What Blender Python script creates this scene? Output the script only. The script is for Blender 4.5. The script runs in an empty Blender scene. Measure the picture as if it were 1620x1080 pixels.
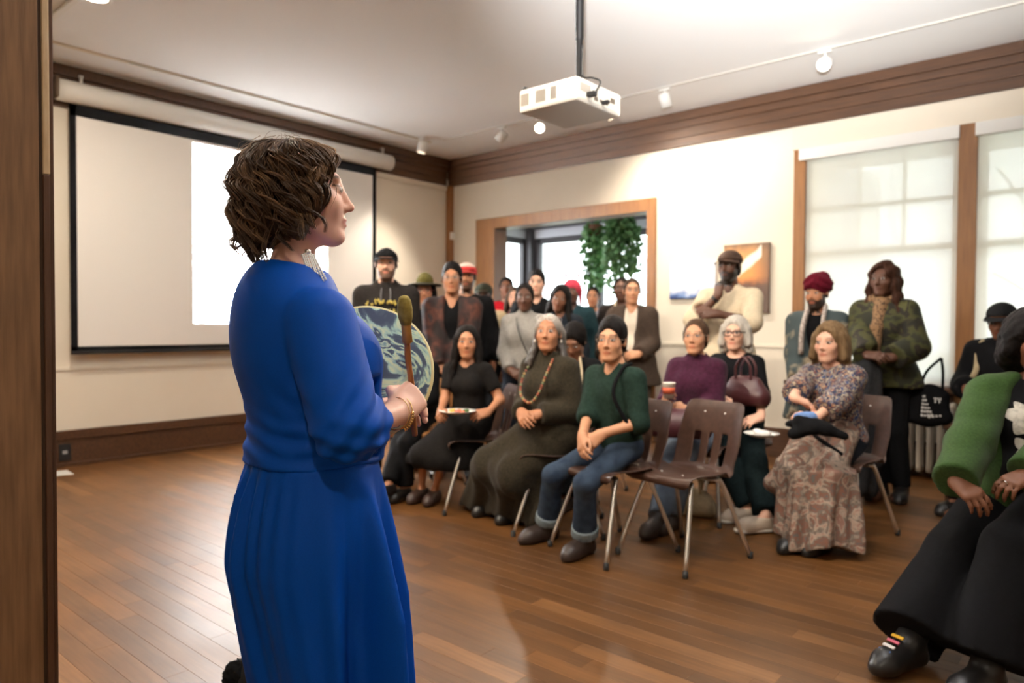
import bpy, bmesh, math, random
import numpy as np
from mathutils import Vector, Matrix, Quaternion

random.seed(7); RNG = np.random.default_rng(11)
SC = bpy.context.scene
COL = SC.collection
PI = math.pi

# ------------------------------------------------------------------ camera, world, exposure
FPX = 1135.6; YAW, PITCH, ROLL = 0.711992, 0.022676, 0.004839; CAMH = 1.20
_f = np.array([-math.sin(YAW)*math.cos(PITCH), math.cos(YAW)*math.cos(PITCH), -math.sin(PITCH)])
_r0 = np.array([math.cos(YAW), math.sin(YAW), 0.0]); _u0 = np.cross(_r0, _f)
_R = _r0*math.cos(ROLL) + _u0*math.sin(ROLL); _U = _u0*math.cos(ROLL) - _r0*math.sin(ROLL)
CAMP = np.array([0, 0, CAMH])
cam_d = bpy.data.cameras.new('camera'); cam = bpy.data.objects.new('camera', cam_d); COL.objects.link(cam)
cam_d.sensor_width = 36; cam_d.lens = FPX/1620*36; cam_d.clip_start = 0.05; cam_d.clip_end = 200
cam.matrix_world = Matrix(((_R[0], _U[0], -_f[0], 0), (_R[1], _U[1], -_f[1], 0), (_R[2], _U[2], -_f[2], CAMH), (0, 0, 0, 1)))
cam_d.dof.use_dof = True; cam_d.dof.focus_distance = 1.60; cam_d.dof.aperture_fstop = 3.2
SC.camera = cam
def at(x, y, D): return CAMP + D*(_f + _R*(x-810)/FPX - _U*(y-540)/FPX)      # point at depth D seen at (x, y) of the photograph
def floor_at(x, y):
    d = _f + _R*(x-810)/FPX - _U*(y-540)/FPX
    return CAMP + d*(-CAMH/d[2])

SC.view_settings.view_transform = 'Standard'; SC.view_settings.look = 'None'
SC.view_settings.gamma = 1; SC.view_settings.use_curve_mapping = False
SC.view_settings.exposure = 0.5
SC.cycles.use_denoising = True
SC.cycles.max_bounces = 8; SC.cycles.diffuse_bounces = 4; SC.cycles.glossy_bounces = 3
SC.cycles.transmission_bounces = 4; SC.cycles.transparent_max_bounces = 12
SC.cycles.sample_clamp_indirect = 6; SC.cycles.caustics_reflective = False; SC.cycles.caustics_refractive = False

SKY = 5.4
w = bpy.data.worlds.new('overcast_sky'); SC.world = w; w.use_nodes = True
bg = w.node_tree.nodes['Background']; bg.inputs[0].default_value = (0.90, 0.95, 1.0, 1); bg.inputs[1].default_value = SKY

# strength of the room's lamps (watts); the fixtures themselves are built further down
P_DOWN = 34; P_SPOT = 130; P_PROJ = 50000
WARM = (1.0, 0.87, 0.71)

# added fill spot at the camera, tipped up to brighten the ceiling
fl_d = bpy.data.lights.new('ceiling_fill', 'SPOT'); fl_d.energy = 3200; fl_d.color = (1.0, 0.98, 0.96); fl_d.spot_size = math.radians(52); fl_d.spot_blend = 1.0; fl_d.shadow_soft_size = 0.04
fl_o = bpy.data.objects.new('ceiling_fill', fl_d); COL.objects.link(fl_o); fl_o.location = (0.05, -0.12, 1.42); fl_o.rotation_euler = Vector((-1.15, 3.3, 2.15)).to_track_quat('-Z', 'Y').to_euler()

# room measures (metres)
XW, YW, ZC = -6.762, 6.583, 3.322          # screen wall, window wall, ceiling
XE, YB = 3.6, -2.6                         # east wall, back wall behind the camera
SILL = 0.72; WTOP = 2.76
WINS = [(-2.225, -1.047), (-0.93, 0.25), (0.37, 1.55)]
DOOR = (-5.968, -3.811, 2.40)
SUNX, SUNY, SUNZ = -7.768, 9.45, 2.90

# ------------------------------------------------------------------ materials
MATS = {}
def mat(name, col, rough=0.6, metal=0.0, spec=0.5, sheen=0.0, noise=None, bump=None, attr=None, emit=None, coat=0.0, sss=0.0, trans=0.0, alpha=None):
    """noise=(scale, (r,g,b) second colour, contrast lo, hi, [sx,sy,sz], detail); bump=(scale, strength, [sx,sy,sz])"""
    if name in MATS: return MATS[name]
    m = bpy.data.materials.new(name); m.use_nodes = True; MATS[name] = m
    nt = m.node_tree; b = nt.nodes['Principled BSDF']; N = nt.nodes.new; L = nt.links.new
    b.inputs['Base Color'].default_value = (*col, 1); b.inputs['Roughness'].default_value = rough
    b.inputs['Metallic'].default_value = metal; b.inputs['Specular IOR Level'].default_value = spec
    b.inputs['Coat Weight'].default_value = coat
    if sheen: b.inputs['Sheen Weight'].default_value = sheen; b.inputs['Sheen Roughness'].default_value = 0.6
    if sss: b.inputs['Subsurface Weight'].default_value = sss; b.inputs['Subsurface Radius'].default_value = (0.012, 0.005, 0.003); b.inputs['Subsurface Scale'].default_value = 1.0
    if trans: b.inputs['Transmission Weight'].default_value = trans
    if emit: b.inputs['Emission Color'].default_value = (*emit[0], 1); b.inputs['Emission Strength'].default_value = emit[1]
    src = None
    if attr:
        a = N('ShaderNodeAttribute'); a.attribute_name = attr; src = a.outputs['Color']
    def coords(sc):
        tc = N('ShaderNodeTexCoord'); mp = N('ShaderNodeMapping'); mp.inputs['Scale'].default_value = sc
        L(tc.outputs['Object'], mp.inputs['Vector']); return mp.outputs['Vector']
    if noise:
        sc = noise[4] if len(noise) > 4 else (1, 1, 1)
        t = N('ShaderNodeTexNoise'); t.inputs['Scale'].default_value = noise[0]; t.inputs['Detail'].default_value = noise[5] if len(noise) > 5 else 4
        L(coords(sc), t.inputs['Vector'])
        r = N('ShaderNodeMapRange'); r.inputs['From Min'].default_value = noise[2]; r.inputs['From Max'].default_value = noise[3]
        L(t.outputs['Fac'], r.inputs['Value'])
        mx = N('ShaderNodeMix'); mx.data_type = 'RGBA'; mx.inputs[6].default_value = (*col, 1); mx.inputs[7].default_value = (*noise[1], 1)
        L(r.outputs['Result'], mx.inputs[0])
        if src is not None:
            m2 = N('ShaderNodeMix'); m2.data_type = 'RGBA'; m2.blend_type = 'MULTIPLY'; m2.inputs[0].default_value = 1
            L(mx.outputs[2], m2.inputs[6]); L(src, m2.inputs[7]); src = m2.outputs[2]
        else: src = mx.outputs[2]
    if src is not None: L(src, b.inputs['Base Color'])
    if bump:
        t = N('ShaderNodeTexNoise'); t.inputs['Scale'].default_value = bump[0]; t.inputs['Detail'].default_value = 5
        L(coords(bump[2] if len(bump) > 2 else (1, 1, 1)), t.inputs['Vector'])
        bp = N('ShaderNodeBump'); bp.inputs['Strength'].default_value = bump[1]; bp.inputs['Distance'].default_value = 0.004
        L(t.outputs['Fac'], bp.inputs['Height']); L(bp.outputs['Normal'], b.inputs['Normal'])
    return m
def ramp_mat(name, scale, stops, rough=0.7, distort=0.0, detail=3, kind='NOISE', sc=(1, 1, 1), sheen=0.0, interp='LINEAR'):
    if name in MATS: return MATS[name]
    m = bpy.data.materials.new(name); m.use_nodes = True; MATS[name] = m
    nt = m.node_tree; b = nt.nodes['Principled BSDF']; N = nt.nodes.new; L = nt.links.new
    tc = N('ShaderNodeTexCoord'); mp = N('ShaderNodeMapping'); mp.inputs['Scale'].default_value = sc; L(tc.outputs['Object'], mp.inputs['Vector'])
    if kind == 'NOISE':
        t = N('ShaderNodeTexNoise'); t.inputs['Scale'].default_value = scale; t.inputs['Detail'].default_value = detail; t.inputs['Distortion'].default_value = distort; o = t.outputs['Fac']
    else:
        t = N('ShaderNodeTexVoronoi'); t.inputs['Scale'].default_value = scale
        o = t.outputs['Distance'] if kind == 'VORD' else t.outputs['Color']
    L(mp.outputs['Vector'], t.inputs['Vector'])
    r = N('ShaderNodeValToRGB'); r.color_ramp.interpolation = interp; e = r.color_ramp.elements
    while len(e) > 1: e.remove(e[-1])
    e[0].position = stops[0][0]; e[0].color = (*stops[0][1], 1)
    for p, c in stops[1:]:
        x = e.new(p); x.color = (*c, 1)
    L(o, r.inputs['Fac']); L(r.outputs['Color'], b.inputs['Base Color']); b.inputs['Roughness'].default_value = rough
    if sheen: b.inputs['Sheen Weight'].default_value = sheen
    return m
def S(r, g, b):                                            # 8-bit sRGB to linear
    return tuple(((c/255+0.055)/1.055)**2.4 if c > 10 else c/255/12.92 for c in (r, g, b))

M_WALL = mat('plaster_cream', (0.80, 0.735, 0.63), 0.75, spec=0.25, noise=(3, (0.78, 0.71, 0.60), 0.3, 0.7), bump=(60, 0.05))
M_CEIL = mat('plaster_ceiling', (0.84, 0.84, 0.84), 0.8, spec=0.2, bump=(50, 0.05))
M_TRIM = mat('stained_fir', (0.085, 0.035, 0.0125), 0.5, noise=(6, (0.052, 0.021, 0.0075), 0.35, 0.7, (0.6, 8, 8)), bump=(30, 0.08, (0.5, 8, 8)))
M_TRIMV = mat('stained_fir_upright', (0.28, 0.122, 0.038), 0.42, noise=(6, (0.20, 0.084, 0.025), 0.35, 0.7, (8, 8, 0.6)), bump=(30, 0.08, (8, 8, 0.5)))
M_JAMB = mat('old_fir_casing', (0.24, 0.125, 0.056), 0.50, noise=(14, (0.15, 0.075, 0.032), 0.35, 0.72, (7, 7, 0.5), 8), bump=(60, 0.15, (6, 6, 0.35)))
M_WHITE = mat('white_paint', (0.80, 0.79, 0.76), 0.45)
M_DARKW = mat('dark_sash', (0.055, 0.045, 0.05), 0.5)
M_LAV = mat('sunroom_plaster', (0.60, 0.58, 0.64), 0.8)
M_BLK = mat('black_plastic', (0.012, 0.012, 0.013), 0.45)
M_MATTE = mat('black_fabric_border', (0.008, 0.008, 0.009), 0.9, spec=0.1)
M_CHROME = mat('chrome', (0.86, 0.86, 0.86), 0.28, 1.0)
M_SCREEN = mat('projection_vinyl', (0.80, 0.775, 0.745), 0.85, spec=0.1)
M_GLASS = None

# ------------------------------------------------------------------ object helpers
def link(name, me, m=None, parent=None, smooth=False):
    o = bpy.data.objects.new(name, me); COL.objects.link(o)
    if m is not None and len(me.materials) == 0: me.materials.append(m)
    if parent is not None: o.parent = parent
    me.polygons.foreach_set('use_smooth', np.full(len(me.polygons), bool(smooth)))
    return o
def from_bm(name, bm, m, parent=None, smooth=False):
    me = bpy.data.meshes.new(name); bm.to_mesh(me); bm.free(); return link(name, me, m, parent, smooth)
def from_np(name, V, Fq, m, parent=None, smooth=True, colors=None):
    V = np.ascontiguousarray(V, np.float32); Fq = np.ascontiguousarray(Fq, np.int32); k = Fq.shape[1]
    me = bpy.data.meshes.new(name); me.vertices.add(len(V)); me.vertices.foreach_set('co', V.ravel())
    me.loops.add(Fq.size); me.loops.foreach_set('vertex_index', Fq.ravel())
    me.polygons.add(len(Fq)); me.polygons.foreach_set('loop_start', np.arange(0, Fq.size, k, dtype=np.int32))
    me.polygons.foreach_set('loop_total', np.full(len(Fq), k, np.int32))
    me.update(calc_edges=True)
    if colors is not None:
        a = me.color_attributes.new('tint', 'FLOAT_COLOR', 'POINT')
        c = np.ones((len(V), 4), np.float32); c[:, :3] = colors; a.data.foreach_set('color', c.ravel())
    return link(name, me, m, parent, smooth)
def empty(name, loc=(0, 0, 0), rz=0.0, label=None, cat=None, group=None, kind=None):
    o = bpy.data.objects.new(name, None); COL.objects.link(o); o.empty_display_size = 0.1
    o.location = [float(v) for v in loc]; o.rotation_euler = (0, 0, rz); tag(o, label, cat, group, kind); return o
def tag(o, label=None, cat=None, group=None, kind=None):
    if label: o['label'] = label
    if cat: o['category'] = cat
    if group: o['group'] = group
    if kind: o['kind'] = kind
    return o
def bx(bm, x0, x1, y0, y1, z0, z1, bev=0.0):
    g = bmesh.ops.create_cube(bm, size=1.0); vs = g['verts']
    for v in vs: v.co = Vector(((x0+x1)/2 + v.co.x*(x1-x0), (y0+y1)/2 + v.co.y*(y1-y0), (z0+z1)/2 + v.co.z*(z1-z0)))
    if bev > 0:
        es = {e for v in vs for e in v.link_edges}
        bmesh.ops.bevel(bm, geom=list(es), offset=bev, segments=2, affect='EDGES', profile=0.6)
def box(name, x0, x1, y0, y1, z0, z1, m, parent=None, bev=0.0):
    bm = bmesh.new(); bx(bm, x0, x1, y0, y1, z0, z1, bev); return from_bm(name, bm, m, parent)
def boxes(name, L, m, parent=None, bev=0.0):
    bm = bmesh.new()
    for b in L: bx(bm, *b, bev)
    return from_bm(name, bm, m, parent)
def tube_np(P, r, n=8, caps=True, flat=1.0, up=None):
    """swept tube: P (k,3), r scalar or (k,)"""
    P = np.asarray(P, float); k = len(P); r = np.broadcast_to(np.asarray(r, float), (k,))
    T = np.gradient(P, axis=0); T /= np.linalg.norm(T, axis=1)[:, None] + 1e-12
    a = np.array([0, 0, 1.0]) if abs(T[0][2]) < 0.9 else np.array([1.0, 0, 0])
    if up is not None: a = np.asarray(up, float)
    V = []; ang = np.arange(n)*2*PI/n; Nn = a - T[0]*(a@T[0]); Nn /= np.linalg.norm(Nn)
    for i in range(k):
        Nn = Nn - T[i]*(Nn@T[i]); Nn /= np.linalg.norm(Nn) + 1e-12; B = np.cross(T[i], Nn)
        V.append(P[i] + r[i]*(np.cos(ang)[:, None]*Nn + flat*np.sin(ang)[:, None]*B))
    V = np.concatenate(V); i = np.arange(k-1)[:, None]*n; j = np.arange(n)[None]; j2 = (j+1) % n
    Fq = np.stack([i+j, i+j2, i+n+j2, i+n+j], -1).reshape(-1, 4)
    if caps:
        V = np.concatenate([V, P[:1], P[-1:]]); c0 = len(V)-2; c1 = len(V)-1; j = np.arange(n); j2 = (j+1) % n
        Fq = np.concatenate([Fq, np.stack([j2, j, np.full(n, c0), np.full(n, c0)], -1), np.stack([(k-1)*n+j, (k-1)*n+j2, np.full(n, c1), np.full(n, c1)], -1)])
    return V, Fq
def clean_quads(V, Fq):                                      # caps come as degenerate quads: split into tris list for from_pydata
    return [tuple(dict.fromkeys(f)) for f in Fq.tolist()]
def tube(name, P, r, m, parent=None, n=8, flat=1.0, smooth=True):
    V, Fq = tube_np(P, r, n, True, flat); me = bpy.data.meshes.new(name); me.from_pydata(V.tolist(), [], clean_quads(V, Fq)); me.update()
    return link(name, me, m, parent, smooth)
def tubes(name, L, m, parent=None, n=6, smooth=True):
    VV, FF, off = [], [], 0
    for P, r in L:
        V, Fq = tube_np(P, r, n); VV += V.tolist(); FF += [tuple(i+off for i in f) for f in clean_quads(V, Fq)]; off += len(V)
    me = bpy.data.meshes.new(name); me.from_pydata(VV, [], FF); me.update(); return link(name, me, m, parent, smooth)
def lathe(name, prof, m, parent=None, n=24, loc=(0, 0, 0), axis=None, smooth=True):
    """prof: [(radius, z)] along local z; axis: direction the z axis points to"""
    P = np.array(prof, float); k = len(P); ang = np.arange(n)*2*PI/n
    V = np.stack([P[:, :1]*np.cos(ang), P[:, :1]*np.sin(ang), np.repeat(P[:, 1:], n, 1)], -1).reshape(-1, 3)
    if axis is not None:
        q = Vector((0, 0, 1)).rotation_difference(Vector(axis)); Rm = np.array(q.to_matrix()); V = V@Rm.T
    V = V + np.array(loc); i = np.arange(k-1)[:, None]*n; j = np.arange(n)[None]; j2 = (j+1) % n
    Fq = np.stack([i+j, i+j2, i+n+j2, i+n+j], -1).reshape(-1, 4)
    me = bpy.data.meshes.new(name); F = Fq.tolist(); F.append(list(range(n))[::-1]); F.append([(k-1)*n+a for a in range(n)])
    me.from_pydata(V.tolist(), [], F); me.update(); return link(name, me, m, parent, smooth)
def bez(pts, n=16):                                         # Catmull-Rom through points
    P = np.array(pts, float); P = np.vstack([2*P[0]-P[1], P, 2*P[-1]-P[-2]]); out = []
    for i in range(1, len(P)-2):
        t = np.linspace(0, 1, n, endpoint=(i == len(P)-3))[:, None]; a, b, c, d = P[i-1], P[i], P[i+1], P[i+2]
        out.append(0.5*((2*b) + (-a+c)*t + (2*a-5*b+4*c-d)*t**2 + (-a+3*b-3*c+d)*t**3))
    return np.vstack(out)
def look(d, up=(0, 0, 1)):
    d = Vector(d).normalized(); return d.to_track_quat('-Z', 'Y').to_euler()
# ------------------------------------------------------------------ floor
def plank_material():
    m = bpy.data.materials.new('varnished_fir_plank'); m.use_nodes = True; nt = m.node_tree; b = nt.nodes['Principled BSDF']; N = nt.nodes.new; L = nt.links.new
    a = N('ShaderNodeAttribute'); a.attribute_name = 'tint'
    tc = N('ShaderNodeTexCoord'); mp = N('ShaderNodeMapping'); mp.inputs['Scale'].default_value = (0.7, 14, 1); L(tc.outputs['Object'], mp.inputs['Vector'])
    t = N('ShaderNodeTexNoise'); t.inputs['Scale'].default_value = 5; t.inputs['Detail'].default_value = 6; L(mp.outputs['Vector'], t.inputs['Vector'])
    r = N('ShaderNodeMapRange'); r.inputs['From Min'].default_value = 0.3; r.inputs['From Max'].default_value = 0.7; r.inputs['To Min'].default_value = 0.80; r.inputs['To Max'].default_value = 1.10
    L(t.outputs['Fac'], r.inputs['Value'])
    mp3 = N('ShaderNodeMapping'); mp3.inputs['Scale'].default_value = (1, 3.5, 1); L(tc.outputs['Object'], mp3.inputs['Vector'])
    t3 = N('ShaderNodeTexNoise'); t3.inputs['Scale'].default_value = 1.6; t3.inputs['Detail'].default_value = 5; L(mp3.outputs['Vector'], t3.inputs['Vector'])
    r3 = N('ShaderNodeMapRange'); r3.inputs['From Min'].default_value = 0.3; r3.inputs['From Max'].default_value = 0.7; r3.inputs['To Min'].default_value = 0.72; r3.inputs['To Max'].default_value = 1.25; L(t3.outputs['Fac'], r3.inputs['Value'])
    ml = N('ShaderNodeMath'); ml.operation = 'MULTIPLY'; L(r.outputs['Result'], ml.inputs[0]); L(r3.outputs['Result'], ml.inputs[1])
    mx = N('ShaderNodeMix'); mx.data_type = 'RGBA'; mx.blend_type = 'MULTIPLY'; mx.inputs[0].default_value = 1
    L(a.outputs['Color'], mx.inputs[6]); L(ml.outputs[0], mx.inputs[7]); L(mx.outputs[2], b.inputs['Base Color'])
    t2 = N('ShaderNodeTexNoise'); t2.inputs['Scale'].default_value = 1.7; t2.inputs['Detail'].default_value = 5; L(tc.outputs['Object'], t2.inputs['Vector'])
    r2 = N('ShaderNodeMapRange'); r2.inputs['From Min'].default_value = 0.3; r2.inputs['From Max'].default_value = 0.7; r2.inputs['To Min'].default_value = 0.36; r2.inputs['To Max'].default_value = 0.45
    L(t2.outputs['Fac'], r2.inputs['Value']); L(r2.outputs['Result'], b.inputs['Roughness'])
    bp = N('ShaderNodeBump'); bp.inputs['Strength'].default_value = 0.0; bp.inputs['Distance'].default_value = 0.002; L(t.outputs['Fac'], bp.inputs['Height']); L(bp.outputs['Normal'], b.inputs['Normal'])
    b.inputs['Specular IOR Level'].default_value = 0.34
    return m
M_PLANK = plank_material()
floor = box('floor', SUNX-0.3, XE+0.2, YB-0.2, SUNY+0.3, -0.12, -0.006, mat('subfloor', (0.05, 0.025, 0.012), 0.8)); tag(floor, kind='structure')
def plank_geo(x0, x1, y0, y1):
    g = 0.0002; c = 0.0006
    V = [(x0+g, y0+g, -0.0075), (x1-g, y0+g, -0.0075), (x1-g, y1-g, -0.0075), (x0+g, y1-g, -0.0075), (x0+g, y0+g, -c), (x1-g, y0+g, -c), (x1-g, y1-g, -c), (x0+g, y1-g, -c),
         (x0+g+c, y0+g+c, 0), (x1-g-c, y0+g+c, 0), (x1-g-c, y1-g-c, 0), (x0+g+c, y1-g-c, 0)]
    F = [(8, 9, 10, 11), (4, 5, 9, 8), (5, 6, 10, 9), (6, 7, 11, 10), (7, 4, 8, 11), (0, 1, 5, 4), (1, 2, 6, 5), (2, 3, 7, 6), (3, 0, 4, 7)]
    return V, F
planks = []
y = YB
while y < SUNY:
    x = SUNX-0.2 - random.random()*1.2
    while x < XE:
        Ln = random.uniform(0.5, 1.9); x1 = min(x+Ln, XE)
        if x1 > SUNX-0.2: planks.append((max(x, SUNX-0.2), x1, y, min(y+0.083, SUNY)))
        x = x1
    y += 0.083
def plank_score(p):
    best = 0
    for fx in (0.1, 0.5, 0.9):
        q = np.array([p[0]*(1-fx)+p[1]*fx, (p[2]+p[3])/2, 0]) - CAMP; D = q@_f
        if D < 0.5: continue
        X = 810+FPX*(q@_R)/D; Y = 540-FPX*(q@_U)/D
        if -20 < X < 1640 and 560 < Y < 1100: best = max(best, 1/D)
    return best
planks.sort(key=plank_score, reverse=True)
def plank_tone():
    t = random.random(); base = np.array([0.138, 0.058, 0.016])*random.uniform(0.74, 1.16)
    if t > 0.9: base = np.array([0.19, 0.085, 0.028])*random.uniform(0.9, 1.15)
    return base
for p in planks[:290]:
    V, F = plank_geo(*p); o = from_np('plank', np.array(V), np.array(F), M_PLANK, floor, False, np.tile(plank_tone(), (12, 1)))
VV, FF, CC = [], [], []
for i, p in enumerate(planks[290:]):
    V, F = plank_geo(*p); VV += V; FF += [tuple(a+12*i for a in f) for f in F]; CC += [plank_tone()]*12
tag(from_np('plank_field', np.array(VV), np.array(FF), M_PLANK, floor, False, np.array(CC)), kind='stuff')

# ------------------------------------------------------------------ walls, ceiling
def struct(o): return tag(o, kind='structure')
struct(box('wall_left', XW-0.2, XW, YB, YW+0.2, 0, ZC, M_WALL))
top = WTOP+0.02
segs = [(XW, DOOR[0], YW, YW+0.2, 0, ZC), (DOOR[0], DOOR[1], YW, YW+0.2, DOOR[2], ZC), (DOOR[1], WINS[0][0], YW, YW+0.2, 0, ZC)]
for i, (a, b) in enumerate(WINS):
    segs += [(a, b, YW, YW+0.2, 0, SILL), (a, b, YW, YW+0.2, top, ZC)]
    nx = WINS[i+1][0] if i+1 < len(WINS) else XE
    segs.append((b, nx, YW, YW+0.2, 0, ZC))
struct(boxes('wall_right', segs, M_WALL))
struct(box('wall_back', XW, XE, YB-0.2, YB, 0, ZC, M_WALL))
struct(box('wall_east', XE, XE+0.2, YB, YW+0.2, 0, ZC, M_WALL))
struct(box('ceiling', XW-0.2, XE+0.2, YB-0.2, YW+0.2, ZC, ZC+0.15, M_CEIL))
# the short wall whose cased end stands beside the camera
struct(box('wall_near', -1.72, -1.515, YB, 0.40, 0, ZC, M_WALL))
jm = struct(box('trim_1', -1.74, -1.50, 0.20, 0.428, 0, ZC, M_JAMB, bev=0.002))
box('groove_strip', -1.74, -1.504, 0.4285, 0.4335, 0, ZC, mat('groove_dark', (0.05, 0.024, 0.01), 0.6), jm)
PALE = mat('lit_edge_fir', (0.60, 0.44, 0.27), 0.5, noise=(30, (0.48, 0.33, 0.18), 0.3, 0.7, (3, 3, 0.6)))  # light caught on the upper bead, put into its colour
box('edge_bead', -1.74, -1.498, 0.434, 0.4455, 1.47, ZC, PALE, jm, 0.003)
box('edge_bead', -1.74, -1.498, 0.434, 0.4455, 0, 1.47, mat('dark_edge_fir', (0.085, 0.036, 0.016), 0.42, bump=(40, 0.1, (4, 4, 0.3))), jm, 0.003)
box('corner_strip', -1.74, -1.506, 0.446, 0.4535, 0, ZC, mat('dark_edge_fir', None), jm, 0.002)

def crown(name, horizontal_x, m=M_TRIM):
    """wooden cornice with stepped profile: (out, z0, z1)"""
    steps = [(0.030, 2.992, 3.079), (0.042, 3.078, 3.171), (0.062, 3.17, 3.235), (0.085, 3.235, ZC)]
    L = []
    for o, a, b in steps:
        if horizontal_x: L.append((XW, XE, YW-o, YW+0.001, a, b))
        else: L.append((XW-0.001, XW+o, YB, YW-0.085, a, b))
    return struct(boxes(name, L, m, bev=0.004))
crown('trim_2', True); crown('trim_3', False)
# pale ceiling bead, a rectangle well inside the walls
BX, BY0, BY1 = -6.20, 1.72, 5.72
struct(boxes('trim_4', [(BX-0.02, BX+0.02, BY0, BY1, ZC-0.014, ZC+0.001), (BX, 3.0, BY0-0.02, BY0+0.02, ZC-0.014, ZC+0.001)], mat('bead_cream', (0.72, 0.64, 0.52), 0.5), bev=0.004))
# corner post and rails
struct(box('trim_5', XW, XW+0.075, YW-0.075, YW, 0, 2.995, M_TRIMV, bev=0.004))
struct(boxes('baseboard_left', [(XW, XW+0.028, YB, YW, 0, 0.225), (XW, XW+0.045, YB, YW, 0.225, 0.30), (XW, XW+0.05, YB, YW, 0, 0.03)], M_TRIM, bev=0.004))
struct(boxes('baseboard_right', [(XW, DOOR[0]-0.3, YW-0.028, YW, 0, 0.27), (DOOR[1]+0.09, XE, YW-0.028, YW, 0, 0.27)], M_TRIM, bev=0.004))
struct(boxes('trim_6', [(DOOR[1]+0.09, WINS[0][0]-0.1, YW-0.012, YW, 1.005, 1.035)], M_WALL, bev=0.003))
struct(boxes('trim_7', [(XW, XW+0.012, YB, YW, 0.80, 0.83)], M_WALL, bev=0.003))
struct(boxes('trim_8', [(XW, XW+0.03, 5.25, YW-0.08, 2.935, 2.992)], M_WALL, bev=0.004))     # pale rail beneath the cornice beside the screen
# door casing
dc = boxes('door_1', [(DOOR[0]-0.30, DOOR[0]+0.012, YW-0.03, YW+0.21, 0, DOOR[2]+0.12), (DOOR[1]-0.012, DOOR[1]+0.09, YW-0.03, YW+0.21, 0, DOOR[2]+0.12), (DOOR[0]+0.012, DOOR[1]-0.012, YW-0.03, YW+0.21, DOOR[2]-0.012, DOOR[2]+0.12)], M_TRIMV, bev=0.004)
struct(dc)
# windows: casing, sill, white sash with muntins, panes
def glass_mat():
    m = bpy.data.materials.new('window_glass'); m.use_nodes = True; nt = m.node_tree; nt.nodes.clear(); N = nt.nodes.new; L = nt.links.new
    o = N('ShaderNodeOutputMaterial'); mx = N('ShaderNodeMixShader'); t = N('ShaderNodeBsdfTransparent'); g = N('ShaderNodeBsdfGlossy'); pass
    g.inputs['Roughness'].default_value = 0.02; mx.inputs[0].default_value = 0.06; t.inputs[0].default_value = (0.94, 0.97, 0.96, 1)
    L(t.outputs[0], mx.inputs[1]); L(g.outputs[0], mx.inputs[2]); L(mx.outputs[0], o.inputs[0]); return m
M_GLASS = glass_mat()
def blind_mat():
    m = bpy.data.materials.new('roller_blind_cloth'); m.use_nodes = True; nt = m.node_tree; nt.nodes.clear(); N = nt.nodes.new; L = nt.links.new
    o = N('ShaderNodeOutputMaterial'); m1 = N('ShaderNodeMixShader'); m2 = N('ShaderNodeMixShader'); t = N('ShaderNodeBsdfTransparent'); d = N('ShaderNodeBsdfDiffuse'); tl = N('ShaderNodeBsdfTranslucent')
    d.inputs[0].default_value = (0.82, 0.80, 0.75, 1); tl.inputs[0].default_value = (0.9, 0.88, 0.83, 1); t.inputs[0].default_value = (0.96, 0.97, 0.97, 1)
    m1.inputs[0].default_value = 0.62; m2.inputs[0].default_value = 0.20
    L(d.outputs[0], m1.inputs[1]); L(tl.outputs[0], m1.inputs[2]); L(m1.outputs[0], m2.inputs[1]); L(t.outputs[0], m2.inputs[2]); L(m2.outputs[0], o.inputs[0]); return m
M_BLIND = blind_mat()
M_SASH = mat('sash_paint', (0.74, 0.68, 0.58), 0.5)
side = [(WINS[0][0]-0.095, WINS[0][0])] + [(WINS[i][1], WINS[i+1][0]) for i in range(len(WINS)-1)] + [(WINS[-1][1], WINS[-1][1]+0.1)]
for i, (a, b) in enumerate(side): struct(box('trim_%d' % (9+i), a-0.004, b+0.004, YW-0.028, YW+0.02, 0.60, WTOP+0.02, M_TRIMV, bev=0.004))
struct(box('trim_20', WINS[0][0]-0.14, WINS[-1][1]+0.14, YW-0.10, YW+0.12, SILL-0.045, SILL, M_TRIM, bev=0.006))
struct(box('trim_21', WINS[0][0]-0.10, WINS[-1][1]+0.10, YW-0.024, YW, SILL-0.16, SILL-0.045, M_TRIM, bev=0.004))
struct(box('trim_22', WINS[0][0]-0.12, XE, YW-0.014, YW, WTOP+0.025, 2.99, mat('frieze_cream', (0.78, 0.70, 0.58), 0.6), bev=0.002))
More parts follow.
